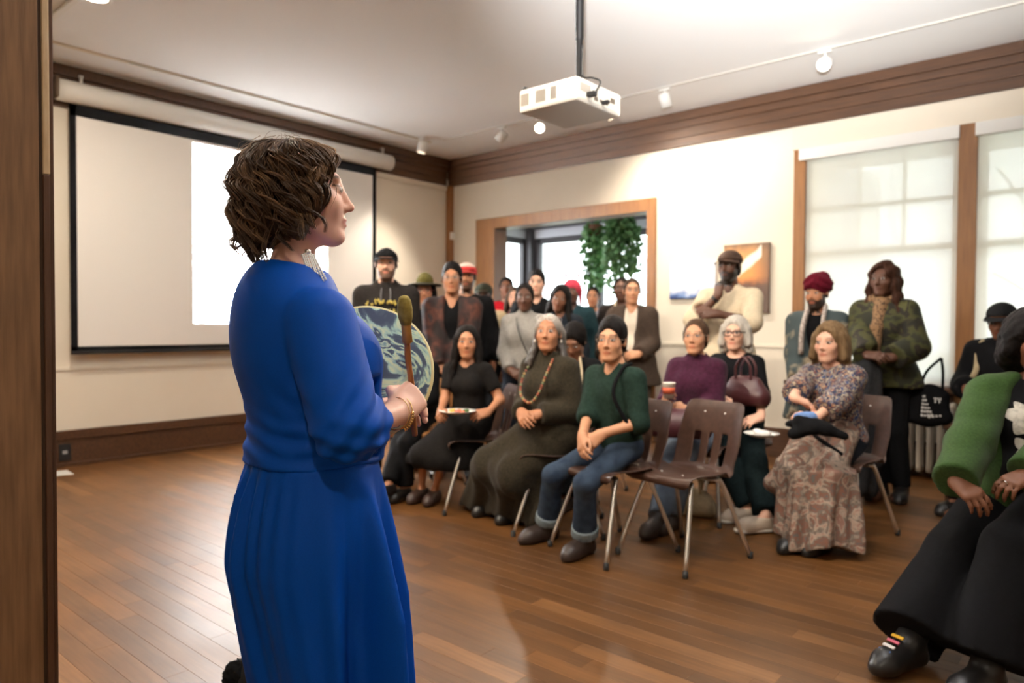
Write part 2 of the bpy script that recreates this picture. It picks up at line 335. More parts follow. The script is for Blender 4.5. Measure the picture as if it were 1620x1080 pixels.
for i, (a, b) in enumerate(WINS):
    fr = []; y0, y1 = YW+0.11, YW+0.15; st = 0.062
    fr += [(a, a+st, y0, y1, SILL, top), (b-st, b, y0, y1, SILL, top), (a, b, y0, y1, SILL, SILL+0.08), (a, b, y0, y1, top-0.06, top), (a, b, y0-0.01, y1, 1.835, 1.885)]
    w3 = (b-a-2*st)/3; xs = [a+st, a+st+w3, a+st+2*w3, b-st]
    fr += [(a, b, y0, y1, 2.235, 2.265)] + [(x-0.014, x+0.014, y0, y1, 1.885, top) for x in xs[1:3]]
    wn = struct(boxes('window_%d' % (i+1), fr, M_SASH, bev=0.003))
    for j in range(3):
        for z0, z1 in ((1.885, 2.235), (2.265, top-0.06)): box('pane', xs[j]+0.01, xs[j+1]-0.01, YW+0.128, YW+0.132, z0, z1, M_GLASS, wn)
    box('pane', a+st, b-st, YW+0.128, YW+0.132, SILL+0.08, 1.835, M_GLASS, wn)
    nm = ['roller blind on the window beside the orange photograph', 'roller blind on the window behind the black-capped man at right', 'roller blind on the last window past the dark post'][i]
    rb = empty('roller_blind', ((a+b)/2, YW, WTOP-0.1), 0, 'white translucent '+nm, 'blind', 'roller blinds')
    o = [box('cassette', a-(0.045 if i == 0 else 0.008), b+0.004, YW-0.062, YW+0.03, WTOP-0.085, WTOP+0.015, M_WHITE, rb, 0.006),
         box('blind_cloth', a+0.006, b-0.006, YW+0.0, YW+0.0012, SILL+0.03, WTOP-0.07, M_BLIND, rb), box('bottom_bar', a+0.006, b-0.006, YW-0.008, YW+0.01, SILL+0.008, SILL+0.034, M_WHITE, rb, 0.004)]
    for q in o:
        q.location = (-(a+b)/2, -YW, -(WTOP-0.1))
    pl = bpy.data.lights.new('window_daylight', 'AREA'); pl.shape = 'RECTANGLE'; pl.size = b-a; pl.size_y = top-SILL; pl.cycles.is_portal = True
    po = bpy.data.objects.new('window_daylight', pl); COL.objects.link(po); po.location = ((a+b)/2, YW+0.25, (top+SILL)/2); po.rotation_euler = look((0, -1, 0))
# added eave slab that darkens the upper panes; garden ground outside
struct(box('trim_30', WINS[0][0]-0.9, XE, YW+0.2, YW+1.5, 2.86, 2.98, mat('added_eave_boards', (0.45, 0.44, 0.43), 0.7)))
struct(box('ground', -30, 30, SUNY+0.3, 60, -0.7, -0.6, mat('garden_ground', (0.35, 0.36, 0.33), 0.9, noise=(0.6, (0.2, 0.25, 0.15), 0.4, 0.6))))

# ------------------------------------------------------------------ sunroom behind the wide doorway
SR = SUNX+5.2
struct(box('ceiling_sunroom', SUNX-0.2, SR+0.2, YW+0.2, SUNY+0.2, SUNZ, SUNZ+0.12, mat('sunroom_ceiling', (0.72, 0.74, 0.78), 0.7)))
struct(boxes('wall_sunroom', [(SUNX-0.2, SUNX, YW+0.2, 8.45, 0, SUNZ), (SUNX-0.2, SUNX, 8.45, SUNY+0.2, 0, 0.75), (SUNX-0.2, SUNX, 8.45, SUNY+0.2, 2.66, SUNZ),
    (SUNX, SR, SUNY, SUNY+0.2, 0, 0.75), (SUNX, SR, SUNY, SUNY+0.2, 2.66, SUNZ), (SR, SR+0.2, YW+0.2, SUNY+0.2, 0, SUNZ)], M_LAV))
struct(boxes('trim_40', [(SUNX, SUNX+0.09, 8.9, SUNY, 2.80, SUNZ), (SUNX, SR, SUNY-0.09, SUNY, 2.80, SUNZ), (SUNX-0.01, SUNX+0.11, SUNY-0.11, SUNY+0.02, 0, SUNZ), (SUNX+0.6, SR, 8.0, 8.12, 2.80, SUNZ)], M_DARKW, bev=0.004))
def dark_window(name, horizontal, a, b, n):
    L = []; t = 0.055; P = []
    xs = np.linspace(a, b, n+1)
    def add(u0, u1, z0, z1):
        L.append((u0, u1, SUNY+0.0, SUNY+0.09, z0, z1) if horizontal else (SUNX-0.09, SUNX+0.0, u0, u1, z0, z1))
    add(a, b, 0.75, 0.83); add(a, b, 2.565, 2.66)
    for x in xs: add(x-t, x+t, 0.75, 2.66)
    wn = struct(boxes(name, L, M_DARKW, bev=0.004))
    for i in range(n):
        if horizontal: box('pane', xs[i]+t, xs[i+1]-t, SUNY+0.04, SUNY+0.045, 0.83, 2.565, M_GLASS, wn)
        else: box('pane', SUNX-0.05, SUNX-0.045, xs[i]+t, xs[i+1]-t, 0.83, 2.565, M_GLASS, wn)
dark_window('window_4', True, SUNX+0.17, SR-0.1, 4); dark_window('window_5', False, 8.5, SUNY-0.12, 1)
for (loc, d, sx) in (((SUNX+2.6, SUNY+0.3, 1.7), (0, -1, 0), 5.0), ((SUNX-0.3, 8.95, 1.7), (1, 0, 0), 0.9)):
    pl = bpy.data.lights.new('sunroom_daylight', 'AREA'); pl.shape = 'RECTANGLE'; pl.size = sx; pl.size_y = 1.9; pl.cycles.is_portal = True
    po = bpy.data.objects.new('sunroom_daylight', pl); COL.objects.link(po); po.location = loc; po.rotation_euler = look(d)

# ------------------------------------------------------------------ lamps
def spot_can(x, z_drop, aim, label, lit=True, y=BY1+0.02, size=60, blend=0.6, power=P_SPOT, hang=0.0):
    """white track spotlight: ceiling plate, stem, yoke, can with a lamp in it"""
    c = np.array([x, y, ZC-0.115-hang]); d = np.array(aim, float)-c; d /= np.linalg.norm(d)
    e = empty('track_spotlight', (x, y, ZC), 0, label, 'spotlight', 'white track spotlights')
    rel = c-np.array([x, y, ZC])
    m = M_WHITE
    lathe('can', [(0.0, -0.062), (0.030, -0.062), (0.048, -0.050), (0.052, -0.02), (0.052, 0.066), (0.048, 0.066), (0.046, 0.03), (0.0, 0.028)], m, e, 24, rel, d)
    lathe('stem', [(0.008, 0), (0.008, 0.055+hang)], m, e, 8, (0, 0, -0.085-hang)); box('track_adapter', -0.05, 0.05, -0.018, 0.018, -0.034, -0.0205, m, e, 0.003)
    g = mat('lamp_lens_lit', (1, 0.9, 0.75), 0.4, emit=((1.0, 0.83, 0.60), 40)) if lit else mat('lamp_lens', (0.7, 0.68, 0.62), 0.2)
    lathe('lens', [(0.0, 0.0), (0.043, 0.0), (0.040, 0.004), (0.0, 0.008)], g, e, 20, rel+d*0.034, d)
    if lit:
        l = bpy.data.lights.new('track_lamp', 'SPOT'); l.energy = power; l.color = WARM; l.spot_size = math.radians(size); l.spot_blend = blend; l.shadow_soft_size = 0.03
        o = bpy.data.objects.new('track_lamp', l); COL.objects.link(o); o.parent = e; o.location = rel+d*0.072; o.rotation_euler = look(d)
    return e
tr = box('track_rail', -6.0, 2.2, BY1+0.008, BY1+0.032, ZC-0.012, ZC, mat('track_cream', (0.55, 0.52, 0.47), 0.5), None, 0.003); tag(tr, 'long white lighting track along the window side of the ceiling', 'track')
tr = box('track_rail', BX-0.02, BX+0.02, 2.4, 5.66, ZC-0.026, ZC-0.013, M_WHITE, None, 0.003); tag(tr, 'white lighting track running above the projection screen', 'track')
spot_can(-6.10, 0, (-6.45, 5.3, 1.2), 'white can spotlight hanging straight down at the room corner', True, 5.50, 70, 0.7, 60)
spot_can(-5.11, 0, (-6.6, 5.2, 1.5), 'white spotlight right of the corner one, turned towards the screen', True, BY1+0.02, 60, 0.7, 70)
spot_can(-4.59, 0, (-1.5, 1.0, 1.3), 'glowing spotlight seen head-on below the projector body', True, BY1+0.02, 50, 0.9, 170)
spot_can(-3.76, 0, (-3.0, YW, 1.2), 'white spotlight half hidden behind the projector', True, BY1+0.02, 150, 1.0, 95)
spot_can(-3.175, 0, (-2.95, YW, 1.2), 'white spotlight aimed at the two wall photographs', True, BY1+0.02, 140, 1.0, 40)
spot_can(-1.81, 0, (-1.35, 1.4, 1.3), 'brightest glowing spotlight near the windows, seen head-on', True, BY1+0.02, 55, 0.9, 190)
tr = box('track_rail', -5.9, 2.2, BY0-0.03, BY0+0.01, ZC-0.028, ZC-0.0135, M_WHITE, None, 0.003); tag(tr, 'white lighting track over the open floor, above the picture', 'track')
for x_, ax_, pw_, nm_ in ((-4.3, -4.0, 150, 'left'), (-2.7, -2.9, 170, 'middle'), (-1.1, -1.7, 130, 'right')):
    spot_can(x_, 0, (ax_, 4.6, 0.9), 'white spotlight on the near track aimed at the audience, %s one' % nm_, True, BY0-0.01, 75, 0.9, pw_, 0.02)
def downlight(x, y, label):
    e = empty('recessed_downlight', (x, y, ZC), 0, label, 'downlight', 'recessed ceiling downlights')
    lathe('trim_ring', [(0.070, 0.0), (0.098, 0.0), (0.096, -0.006), (0.085, -0.010), (0.072, -0.004)], M_WHITE, e, 32)
    lathe('lens', [(0.0, -0.002), (0.072, -0.002), (0.070, -0.005), (0.0, -0.006)], mat('downlight_lens', (1, 0.95, 0.85), 0.5, emit=((1.0, 0.86, 0.66), 14)), e, 24)
    l = bpy.data.lights.new('downlight_lamp', 'AREA'); l.shape = 'DISK'; l.size = 0.14; l.energy = P_DOWN; l.color = WARM
    o = bpy.data.objects.new('downlight_lamp', l); COL.objects.link(o); o.parent = e; o.location = (0, 0, -0.012)
for i, (x, y) in enumerate(((-5.15, 1.80), (-3.2, 0.9), (-3.2, -1.2), (1.0, -1.0))):  # last one is unseen, added to brighten the jamb
    downlight(x, y, ['round recessed ceiling downlight at the top left of the room', 'recessed ceiling downlight over the open floor, above the picture', 'recessed downlight behind the near wall', 'added fill downlight behind the camera'][i])
# ------------------------------------------------------------------ projection screen and projector
SX = XW+0.11; Y0s, Y1s, Z0s, Z1s = 2.115, 5.287, 0.958, 3.005
sc = empty('projection_screen', (SX, (Y0s+Y1s)/2, Z0s), 0, 'pulled-down white projection screen with black border on the left wall', 'screen'); inv = (-SX, -(Y0s+Y1s)/2, -Z0s)
def rel(o, e): o.location = [-v for v in e.location]; return o
rel(box('screen_surface', SX-0.002, SX, Y0s+0.05, Y1s-0.05, Z0s+0.045, Z1s-0.085, M_SCREEN, sc), sc)
rel(boxes('black_border', [(SX-0.004, SX+0.001, Y0s, Y0s+0.052, Z0s, Z1s), (SX-0.004, SX+0.001, Y1s-0.052, Y1s, Z0s, Z1s), (SX-0.004, SX+0.001, Y0s, Y1s, Z1s-0.09, Z1s), (SX-0.004, SX+0.001, Y0s, Y1s, Z0s, Z0s+0.047)], M_MATTE, sc), sc)
rel(box('weight_bar', SX-0.012, SX+0.008, Y0s, Y1s, Z0s-0.018, Z0s+0.008, M_BLK, sc, 0.004), sc)
V, Fq = tube_np([(SX-0.005, y, 3.105) for y in np.linspace(2.03, 5.50, 24)], 0.088, 20)
me = bpy.data.meshes.new('roller_case'); me.from_pydata(V.tolist(), [], clean_quads(V, Fq)); rc_ = rel(link('roller_case', me, M_WHITE, sc, True), sc)
rel(boxes('end_cap', [(SX-0.075, SX+0.065, 2.005, 2.03, 3.03, 3.20)], mat('cap_brown', (0.12, 0.08, 0.05), 0.6), sc, 0.01), sc)
rel(boxes('hanger', [(SX-0.02, SX+0.0, 5.38, 5.40, 3.15, 3.26), (SX-0.10, SX+0.0, 5.375, 5.405, 3.24, 3.26)], M_WHITE, sc, 0.002), sc)
rel(boxes('hanger', [(SX-0.02, SX+0.0, 2.20, 2.22, 3.15, 3.26), (SX-0.10, SX+0.0, 2.195, 2.225, 3.24, 3.26)], M_WHITE, sc, 0.002), sc)

pc = at(912, 157, 3.3)                                       # lower near corner of the projector
px0, px1, py0, py1, pz0, pz1 = pc[0]-0.345, pc[0], pc[1], pc[1]+0.375, pc[2], pc[2]+0.112
pr = empty('ceiling_projector', ((px0+px1)/2, (py0+py1)/2, pz0), 0, 'white data projector hanging from the ceiling on a black pole', 'projector')
M_PRJ = mat('projector_plastic', (0.58, 0.55, 0.50), 0.45)
rel(box('case', px0, px1, py0, py1, pz0, pz1, M_PRJ, pr, 0.012), pr)
vent = mat('vent_dark', (0.10, 0.075, 0.055), 0.6)
for x0, x1 in ((0.012, 0.070), (0.105, 0.170), (0.195, 0.235)):
    n = int((x1-x0)/0.0085)
    for k in range(n): rel(box('vent_slot', px0+x0+k*0.0085, px0+x0+k*0.0085+0.0048, py0-0.0012, py0+0.002, pz0+0.030, pz0+0.088, vent, pr), pr)
rel(box('connector_panel', px1-0.002, px1+0.0015, py0+0.03, py0+0.33, pz0+0.018, pz0+0.092, mat('panel_cream', (0.70, 0.66, 0.58), 0.5), pr, 0.001), pr)
for a, b, c, d in ((0.03, 0.11, 0.05, 0.088), (0.14, 0.17, 0.03, 0.05), (0.19, 0.215, 0.03, 0.045), (0.235, 0.26, 0.03, 0.045), (0.28, 0.32, 0.05, 0.075)):
    rel(box('socket', px1, px1+0.003, py0+a, py0+b, pz0+c, pz0+d, vent if a != 0.03 else mat('grille_grey', (0.35, 0.32, 0.28), 0.6), pr), pr)
rel(box('cable_plug', px1, px1+0.045, py0+0.075, py0+0.105, pz0+0.030, pz0+0.052, M_BLK, pr, 0.004), pr)
rel(box('cable_plug', px1, px1+0.04, py0+0.20, py0+0.222, pz0+0.024, pz0+0.040, M_BLK, pr, 0.004), pr)
PX, PY = px1-0.10, py0+0.16
rel(tube('cable', bez([(px1+0.04, py0+0.09, pz0+0.04), (px1+0.05, py0+0.12, pz0+0.10), (px1-0.01, py0+0.14, pz1+0.025), (PX+0.02, PY, pz1+0.06), (PX+0.017, PY, pz1+0.2)], 8), 0.005, M_BLK, pr), pr)
rel(boxes('mount_bracket', [(PX-0.11, PX+0.06, PY-0.05, PY+0.05, pz1, pz1+0.012), (PX-0.03, PX+0.03, PY-0.03, PY+0.03, pz1+0.012, pz1+0.03)], M_PRJ, pr, 0.003), pr)
rel(lathe('pole', [(0.0165, pz1+0.02), (0.0165, pz1+0.23), (0.021, pz1+0.232), (0.021, ZC-0.01), (0.06, ZC-0.009), (0.06, ZC)], M_BLK, pr, 16, (PX, PY, 0)), pr)
rel(lathe('foot', [(0.011, -0.012), (0.012, 0.0), (0.012, 0.01)], M_BLK, pr, 10, (px0+0.02, py0+0.02, pz1+0.006)), pr)
lens = np.array([px0, py0+0.17, pz0+0.055])
rel(lathe('lens', [(0.0, 0.0), (0.034, 0.0), (0.034, 0.012), (0.028, 0.016), (0.0, 0.012)], M_BLK, pr, 24, lens, (-1, 0, 0)), pr)
# the projector's beam: a lamp at its lens masked to the slide's rectangle, bright white with a faint grey sketch
SL = (3.145, 4.62, 1.205, 2.885)
def projector_beam():
    l = bpy.data.lights.new('projector_lamp', 'SPOT'); l.energy = P_PROJ; l.color = (0.94, 0.97, 1.0); l.spot_size = math.radians(60); l.spot_blend = 0; l.shadow_soft_size = 0.004
    o = bpy.data.objects.new('projector_lamp', l); COL.objects.link(o); o.parent = pr; o.location = lens-np.array(pr.location)+np.array([-0.02, 0, 0]); o.rotation_euler = (PI/2, 0, PI/2)   # looks along -X
    l.use_nodes = True; nt = l.node_tree; N = nt.nodes.new; L = nt.links.new; em = nt.nodes['Emission']
    lw = lens+np.array([-0.02, 0, 0]); dx = lw[0]-SX
    tc = N('ShaderNodeTexCoord'); sep = N('ShaderNodeSeparateXYZ'); L(tc.outputs['Normal'], sep.inputs[0])
    def mth(op, a, b=None):
        n = N('ShaderNodeMath'); n.operation = op
        for i, v in enumerate((a, b)):
            if v is None: continue
            if isinstance(v, (int, float)): n.inputs[i].default_value = v
            else: L(v, n.inputs[i])
        return n.outputs[0]
    z = mth('ABSOLUTE', sep.outputs['Z']); u = mth('DIVIDE', sep.outputs['X'], z); v = mth('DIVIDE', sep.outputs['Y'], z)
    # local +X of the lamp points along world +Y, local +Y along world +Z
    def band(val, lo, hi): return mth('MULTIPLY', mth('GREATER_THAN', val, lo), mth('LESS_THAN', val, hi))
    ua, ub = (SL[0]-lw[1])/dx, (SL[1]-lw[1])/dx; va, vb = (SL[2]-lw[2])/dx, (SL[3]-lw[2])/dx
    mask = mth('MULTIPLY', band(u, ua, ub), band(v, va, vb))
    cb = N('ShaderNodeCombineXYZ'); L(u, cb.inputs[0]); L(v, cb.inputs[1])
    t = N('ShaderNodeTexNoise'); t.inputs['Scale'].default_value = 22; t.inputs['Detail'].default_value = 5; t.inputs['Distortion'].default_value = 1.5; L(cb.outputs[0], t.inputs['Vector'])
    r = N('ShaderNodeMapRange'); r.inputs['From Min'].default_value = 0.50; r.inputs['From Max'].default_value = 0.62; r.inputs['To Min'].default_value = 1; r.inputs['To Max'].default_value = 0.25; L(t.outputs['Fac'], r.inputs['Value'])
    art = mth('MULTIPLY', band(u, ua+0.005, ua+0.20), band(v, va+0.10, va+0.21))
    lev = mth('SUBTRACT', 1.0, mth('MULTIPLY', art, mth('SUBTRACT', 1.0, r.outputs[0])))
    L(mth('MULTIPLY', mask, lev), em.inputs['Strength'])
projector_beam()

# ------------------------------------------------------------------ pictures, switch, outlet, radiator
def picture(name, x0, x1, z0, z1, m, label, dep=0.035):
    e = empty(name, ((x0+x1)/2, YW, (z0+z1)/2), 0, label, 'picture')
    rel(box('canvas', x0, x1, YW-dep, YW-0.002, z0, z1, m, e, 0.002), e)
def flare_mat():
    m = bpy.data.materials.new('flare_photo_print'); m.use_nodes = True; nt = m.node_tree; b = nt.nodes['Principled BSDF']; N = nt.nodes.new; L = nt.links.new
    tc = N('ShaderNodeTexCoord'); sp = N('ShaderNodeSeparateXYZ'); L(tc.outputs['Generated'], sp.inputs[0])
    def mth(op, a, b2=None):
        n = N('ShaderNodeMath'); n.operation = op
        for i, v in enumerate((a, b2)):
            if v is None: continue
            if isinstance(v, (int, float)): n.inputs[i].default_value = v
            else: L(v, n.inputs[i])
        return n.outputs[0]
    r = N('ShaderNodeValToRGB'); e = r.color_ramp.elements; e[0].position = 0; e[0].color = (*S(58, 38, 32), 1); e[1].position = 1; e[1].color = (*S(110, 85, 65), 1)
    for p, c in ((0.22, S(62, 42, 36)), (0.40, S(95, 62, 45)), (0.47, S(190, 120, 70)), (0.55, S(225, 150, 85)), (0.85, S(205, 150, 95))):
        x = e.new(p); x.color = (*c, 1)
    nz = N('ShaderNodeTexNoise'); nz.inputs['Scale'].default_value = 5; L(tc.outputs['Generated'], nz.inputs['Vector'])
    L(mth('ADD', sp.outputs['Z'], mth('MULTIPLY', mth('SUBTRACT', nz.outputs['Fac'], 0.5), 0.18)), r.inputs['Fac'])
    # darker towards the right edge of the print, pale flare streak running up to the right
    dk = N('ShaderNodeMix'); dk.data_type = 'RGBA'; dk.inputs[7].default_value = (*S(95, 75, 62), 1); L(r.outputs['Color'], dk.inputs[6])
    L(mth('MULTIPLY', mth('MAXIMUM', mth('SUBTRACT', sp.outputs['X'], 0.62), 0.0), 2.2), dk.inputs[0])
    ln = mth('ABSOLUTE', mth('SUBTRACT', mth('SUBTRACT', sp.outputs['Z'], mth('MULTIPLY', sp.outputs['X'], 0.55)), mth('ADD', 0.36, mth('MULTIPLY', nz.outputs['Fac'], 0.12))))
    st = mth('MULTIPLY', mth('MAXIMUM', mth('SUBTRACT', 1.0, mth('MULTIPLY', ln, 9.0)), 0.0), mth('MULTIPLY', mth('GREATER_THAN', sp.outputs['X'], 0.22), mth('LESS_THAN', sp.outputs['X'], 0.84)))
    fl = N('ShaderNodeMix'); fl.data_type = 'RGBA'; fl.inputs[7].default_value = (1.0, 0.93, 0.80, 1); L(mth('MINIMUM', mth('MULTIPLY', st, 2.2), 1.0), fl.inputs[0]); L(dk.outputs[2], fl.inputs[6])
    L(fl.outputs[2], b.inputs['Base Color']); b.inputs['Roughness'].default_value = 0.5; return m
picture('wall_photograph', -2.975, -2.535, 1.325, 1.975, flare_mat(), 'tall photograph of an orange flare in a dark sky on the wall')
def ice_mat():
    m = bpy.data.materials.new('ice_photo_print'); m.use_nodes = True; nt = m.node_tree; b = nt.nodes['Principled BSDF']; N = nt.nodes.new; L = nt.links.new
    tc = N('ShaderNodeTexCoord'); sp = N('ShaderNodeSeparateXYZ'); L(tc.outputs['Generated'], sp.inputs[0])
    nz = N('ShaderNodeTexNoise'); nz.inputs['Scale'].default_value = 4; nz.inputs['Detail'].default_value = 6; L(tc.outputs['Generated'], nz.inputs['Vector'])
    a = N('ShaderNodeMath'); a.operation = 'MULTIPLY_ADD'; a.inputs[1].default_value = 0.5; L(nz.outputs['Fac'], a.inputs[0]); L(sp.outputs['Z'], a.inputs[2])
    r = N('ShaderNodeValToRGB'); e = r.color_ramp.elements; e[0].position = 0.26; e[0].color = (*S(40, 62, 120), 1); e[1].position = 0.50; e[1].color = (*S(225, 232, 245), 1)
    x = e.new(0.36); x.color = (*S(120, 150, 205), 1); L(a.outputs[0], r.inputs['Fac']); L(r.outputs['Color'], b.inputs['Base Color']); b.inputs['Roughness'].default_value = 0.5; return m
picture('wall_photograph', -3.55, -3.06, 1.475, 1.825, ice_mat(), 'pale blue and white landscape photograph on the wall beside the doorway', 0.03)
sw = empty('wall_sensor', (XW+0.075, YW-0.04, 2.35), 0, 'small white box on the wooden corner post', 'sensor')
box('case', 0.0, 0.03, -0.035, 0.035, -0.045, 0.045, M_WHITE, sw, 0.006); box('button', 0.03, 0.034, -0.012, 0.012, -0.012, 0.012, M_WHITE, sw)
ol = empty('wall_outlet', (XW+0.03, 2.085, 0.12), 0, 'black wall outlet in the left baseboard', 'outlet')
box('cover_plate', 0, 0.008, -0.045, 0.045, -0.07, 0.07, M_BLK, ol, 0.004); box('socket_face', 0.008, 0.012, -0.018, 0.018, -0.012, 0.016, mat('grey_plastic', (0.35, 0.35, 0.36), 0.5), ol, 0.002)
fp = floor_at(97, 748); V = [(-.12, -.06, 0.001), (.10, -.08, 0.001), (.13, .05, 0.004), (-.10, .07, 0.001), (-.12, -.06, 0.0), (.10, -.08, 0.0), (.13, .05, 0.0), (-.10, .07, 0.0)]
pp = from_np('paper_sheet', np.array(V), np.array([(0, 1, 2, 3), (7, 6, 5, 4), (0, 4, 5, 1), (1, 5, 6, 2), (2, 6, 7, 3), (3, 7, 4, 0)]), mat('paper_white', (0.7, 0.68, 0.64), 0.7), None, False); pp.location = (fp[0], fp[1], 0.0005)
tag(pp, 'white sheet of paper on the floor by the left outlet', 'paper')
rad = empty('radiator', (-1.0, YW-0.13, 0), 0, 'cream cast-iron radiator under the window', 'radiator')
M_RAD = mat('radiator_enamel', (0.56, 0.51, 0.43), 0.45)
bm = bmesh.new()
for s in (-0.052, 0.052):
    bx(bm, -0.019, 0.019, s-0.022, s+0.022, 0.07, 0.60, 0.014)
bx(bm, -0.019, 0.019, -0.07, 0.07, 0.055, 0.10, 0.014); bx(bm, -0.019, 0.019, -0.07, 0.07, 0.56, 0.61, 0.016)
sec = from_bm('radiator_section', bm, M_RAD, rad); sec.location.x = -0.62
for k in range(1, 14):
    c = sec.copy(); COL.objects.link(c); c.location.x = -0.62+k*0.072
for x_ in (-0.62, 0.30): box('radiator_foot', x_-0.02, x_+0.02, -0.06, 0.06, 0, 0.06, M_RAD, rad, 0.006)
# ------------------------------------------------------------------ body modelling: distance fields meshed with surface nets
def _axis(lo, hi, fine, hf, hc):
    pts = [lo]; x = lo
    while x < hi:
        h = hc
        for a, b in fine:
            if x >= a-hc and x < b: h = hf; break
        x += h; pts.append(x)
    return np.array(pts, np.float32)
def smin(a, b, k):
    if k <= 0: return np.minimum(a, b)
    h = np.maximum(k-np.abs(a-b), 0.0)/k
    return np.minimum(a, b)-h*h*k*0.25
class Prim:
    __slots__ = ('fn', 'lo', 'hi', 'k', 'op')
    def __init__(s, fn, lo, hi, k=0.02, op='add'): s.fn, s.lo, s.hi, s.k, s.op = fn, np.asarray(lo, float), np.asarray(hi, float), k, op
A_ = lambda *v: np.array(v, float)
def rc(a, b, ra, rb, k=0.02, op='add'):
    a = np.asarray(a, float); b = np.asarray(b, float); ab = b-a; L2 = float(ab@ab)+1e-9; af = a.astype(np.float32); abf = ab.astype(np.float32)
    def fn(x, y, z):
        px, py, pz = x-af[0], y-af[1], z-af[2]
        t = np.clip((px*abf[0]+py*abf[1]+pz*abf[2])/np.float32(L2), 0, 1)
        return np.sqrt((px-t*abf[0])**2+(py-t*abf[1])**2+(pz-t*abf[2])**2)-(ra+(rb-ra)*t)
    R = max(ra, rb); return Prim(fn, np.minimum(a, b)-R, np.maximum(a, b)+R, k, op)
def el(c, r, R=None, k=0.02, op='add'):
    c = np.asarray(c, float); r = np.asarray(r, float); cf = c.astype(np.float32); rf = r.astype(np.float32)
    def fn(x, y, z):
        px, py, pz = x-cf[0], y-cf[1], z-cf[2]
        if R is not None:
            Rm = R.astype(np.float32)
            px, py, pz = px*Rm[0, 0]+py*Rm[1, 0]+pz*Rm[2, 0], px*Rm[0, 1]+py*Rm[1, 1]+pz*Rm[2, 1], px*Rm[0, 2]+py*Rm[1, 2]+pz*Rm[2, 2]
        ax, ay, az = px/rf[0], py/rf[1], pz/rf[2]
        k0 = np.sqrt(ax*ax+ay*ay+az*az)+1e-6; k1 = np.sqrt((ax/rf[0])**2+(ay/rf[1])**2+(az/rf[2])**2)+1e-6
        return k0*(k0-1)/k1
    m = r if R is None else np.full(3, r.max()); return Prim(fn, c-m, c+m, k, op)
def flatcone(a, b, ra, rb, k=0.02, op='add', e=0.0):
    """cone with flat ends"""
    a = np.asarray(a, float); b = np.asarray(b, float); ab = b-a; L = float(np.linalg.norm(ab)); u = (ab/L).astype(np.float32); af = a.astype(np.float32)
    def fn(x, y, z):
        px, py, pz = x-af[0], y-af[1], z-af[2]; h = px*u[0]+py*u[1]+pz*u[2]
        q = np.sqrt(np.maximum((px-h*u[0])**2+(py-h*u[1])**2+(pz-h*u[2])**2, 0)); t = np.clip(h/L, 0, 1)
        return np.maximum(q-(ra+(rb-ra)*t), np.maximum(-h, h-L))
    R = max(ra, rb); return Prim(fn, np.minimum(a, b)-R, np.maximum(a, b)+R, k, op)
def half(n, d, k=0.0):
    """keep only where n.p < d"""
    n = np.asarray(n, float); n = n/np.linalg.norm(n); nf = n.astype(np.float32)
    return Prim(lambda x, y, z: (x*nf[0]+y*nf[1]+z*nf[2]-d)*-1.0, (-9, -9, -9), (9, 9, 9), k, 'sub')
_sn = RNG.normal(size=(8, 3)); _sn /= np.linalg.norm(_sn, axis=1)[:, None]; _sp = RNG.uniform(0, 6.28, 8)
def snoise(x, y, z, f, n=5):
    s = 0
    for i in range(n):
        q = _sn[i]*f*(1+0.27*i); s = s+np.sin(x*q[0]+y*q[1]+z*q[2]+_sp[i]+1.3*np.sin(x*q[1]*0.7+z*q[0]*0.8+y*q[2]*.6+_sp[-1-i]))
    return s/n
def field(prims, ax, ay, az, disp=None):
    f = np.full((len(ax), len(ay), len(az)), 0.5, np.float32)
    for p in prims:
        m = p.k+0.05; lo, hi = p.lo-m, p.hi+m
        i0, i1 = np.searchsorted(ax, lo[0]), np.searchsorted(ax, hi[0]); j0, j1 = np.searchsorted(ay, lo[1]), np.searchsorted(ay, hi[1]); k0, k1 = np.searchsorted(az, lo[2]), np.searchsorted(az, hi[2])
        if i1 <= i0 or j1 <= j0 or k1 <= k0: continue
        x = ax[i0:i1, None, None]; y = ay[None, j0:j1, None]; z = az[None, None, k0:k1]
        d = p.fn(x, y, z); s = f[i0:i1, j0:j1, k0:k1]
        if p.op == 'add': f[i0:i1, j0:j1, k0:k1] = smin(s, d, p.k)
        elif p.op == 'sub': f[i0:i1, j0:j1, k0:k1] = -smin(-s, d, p.k)
        elif p.op == 'disp': f[i0:i1, j0:j1, k0:k1] = s+d
    if disp is not None: f = f+disp(ax[:, None, None], ay[None, :, None], az[None, None, :]).astype(np.float32)
    f[0] = f[-1] = 0.5; f[:, 0] = f[:, -1] = 0.5; f[:, :, 0] = f[:, :, -1] = 0.5
    return f
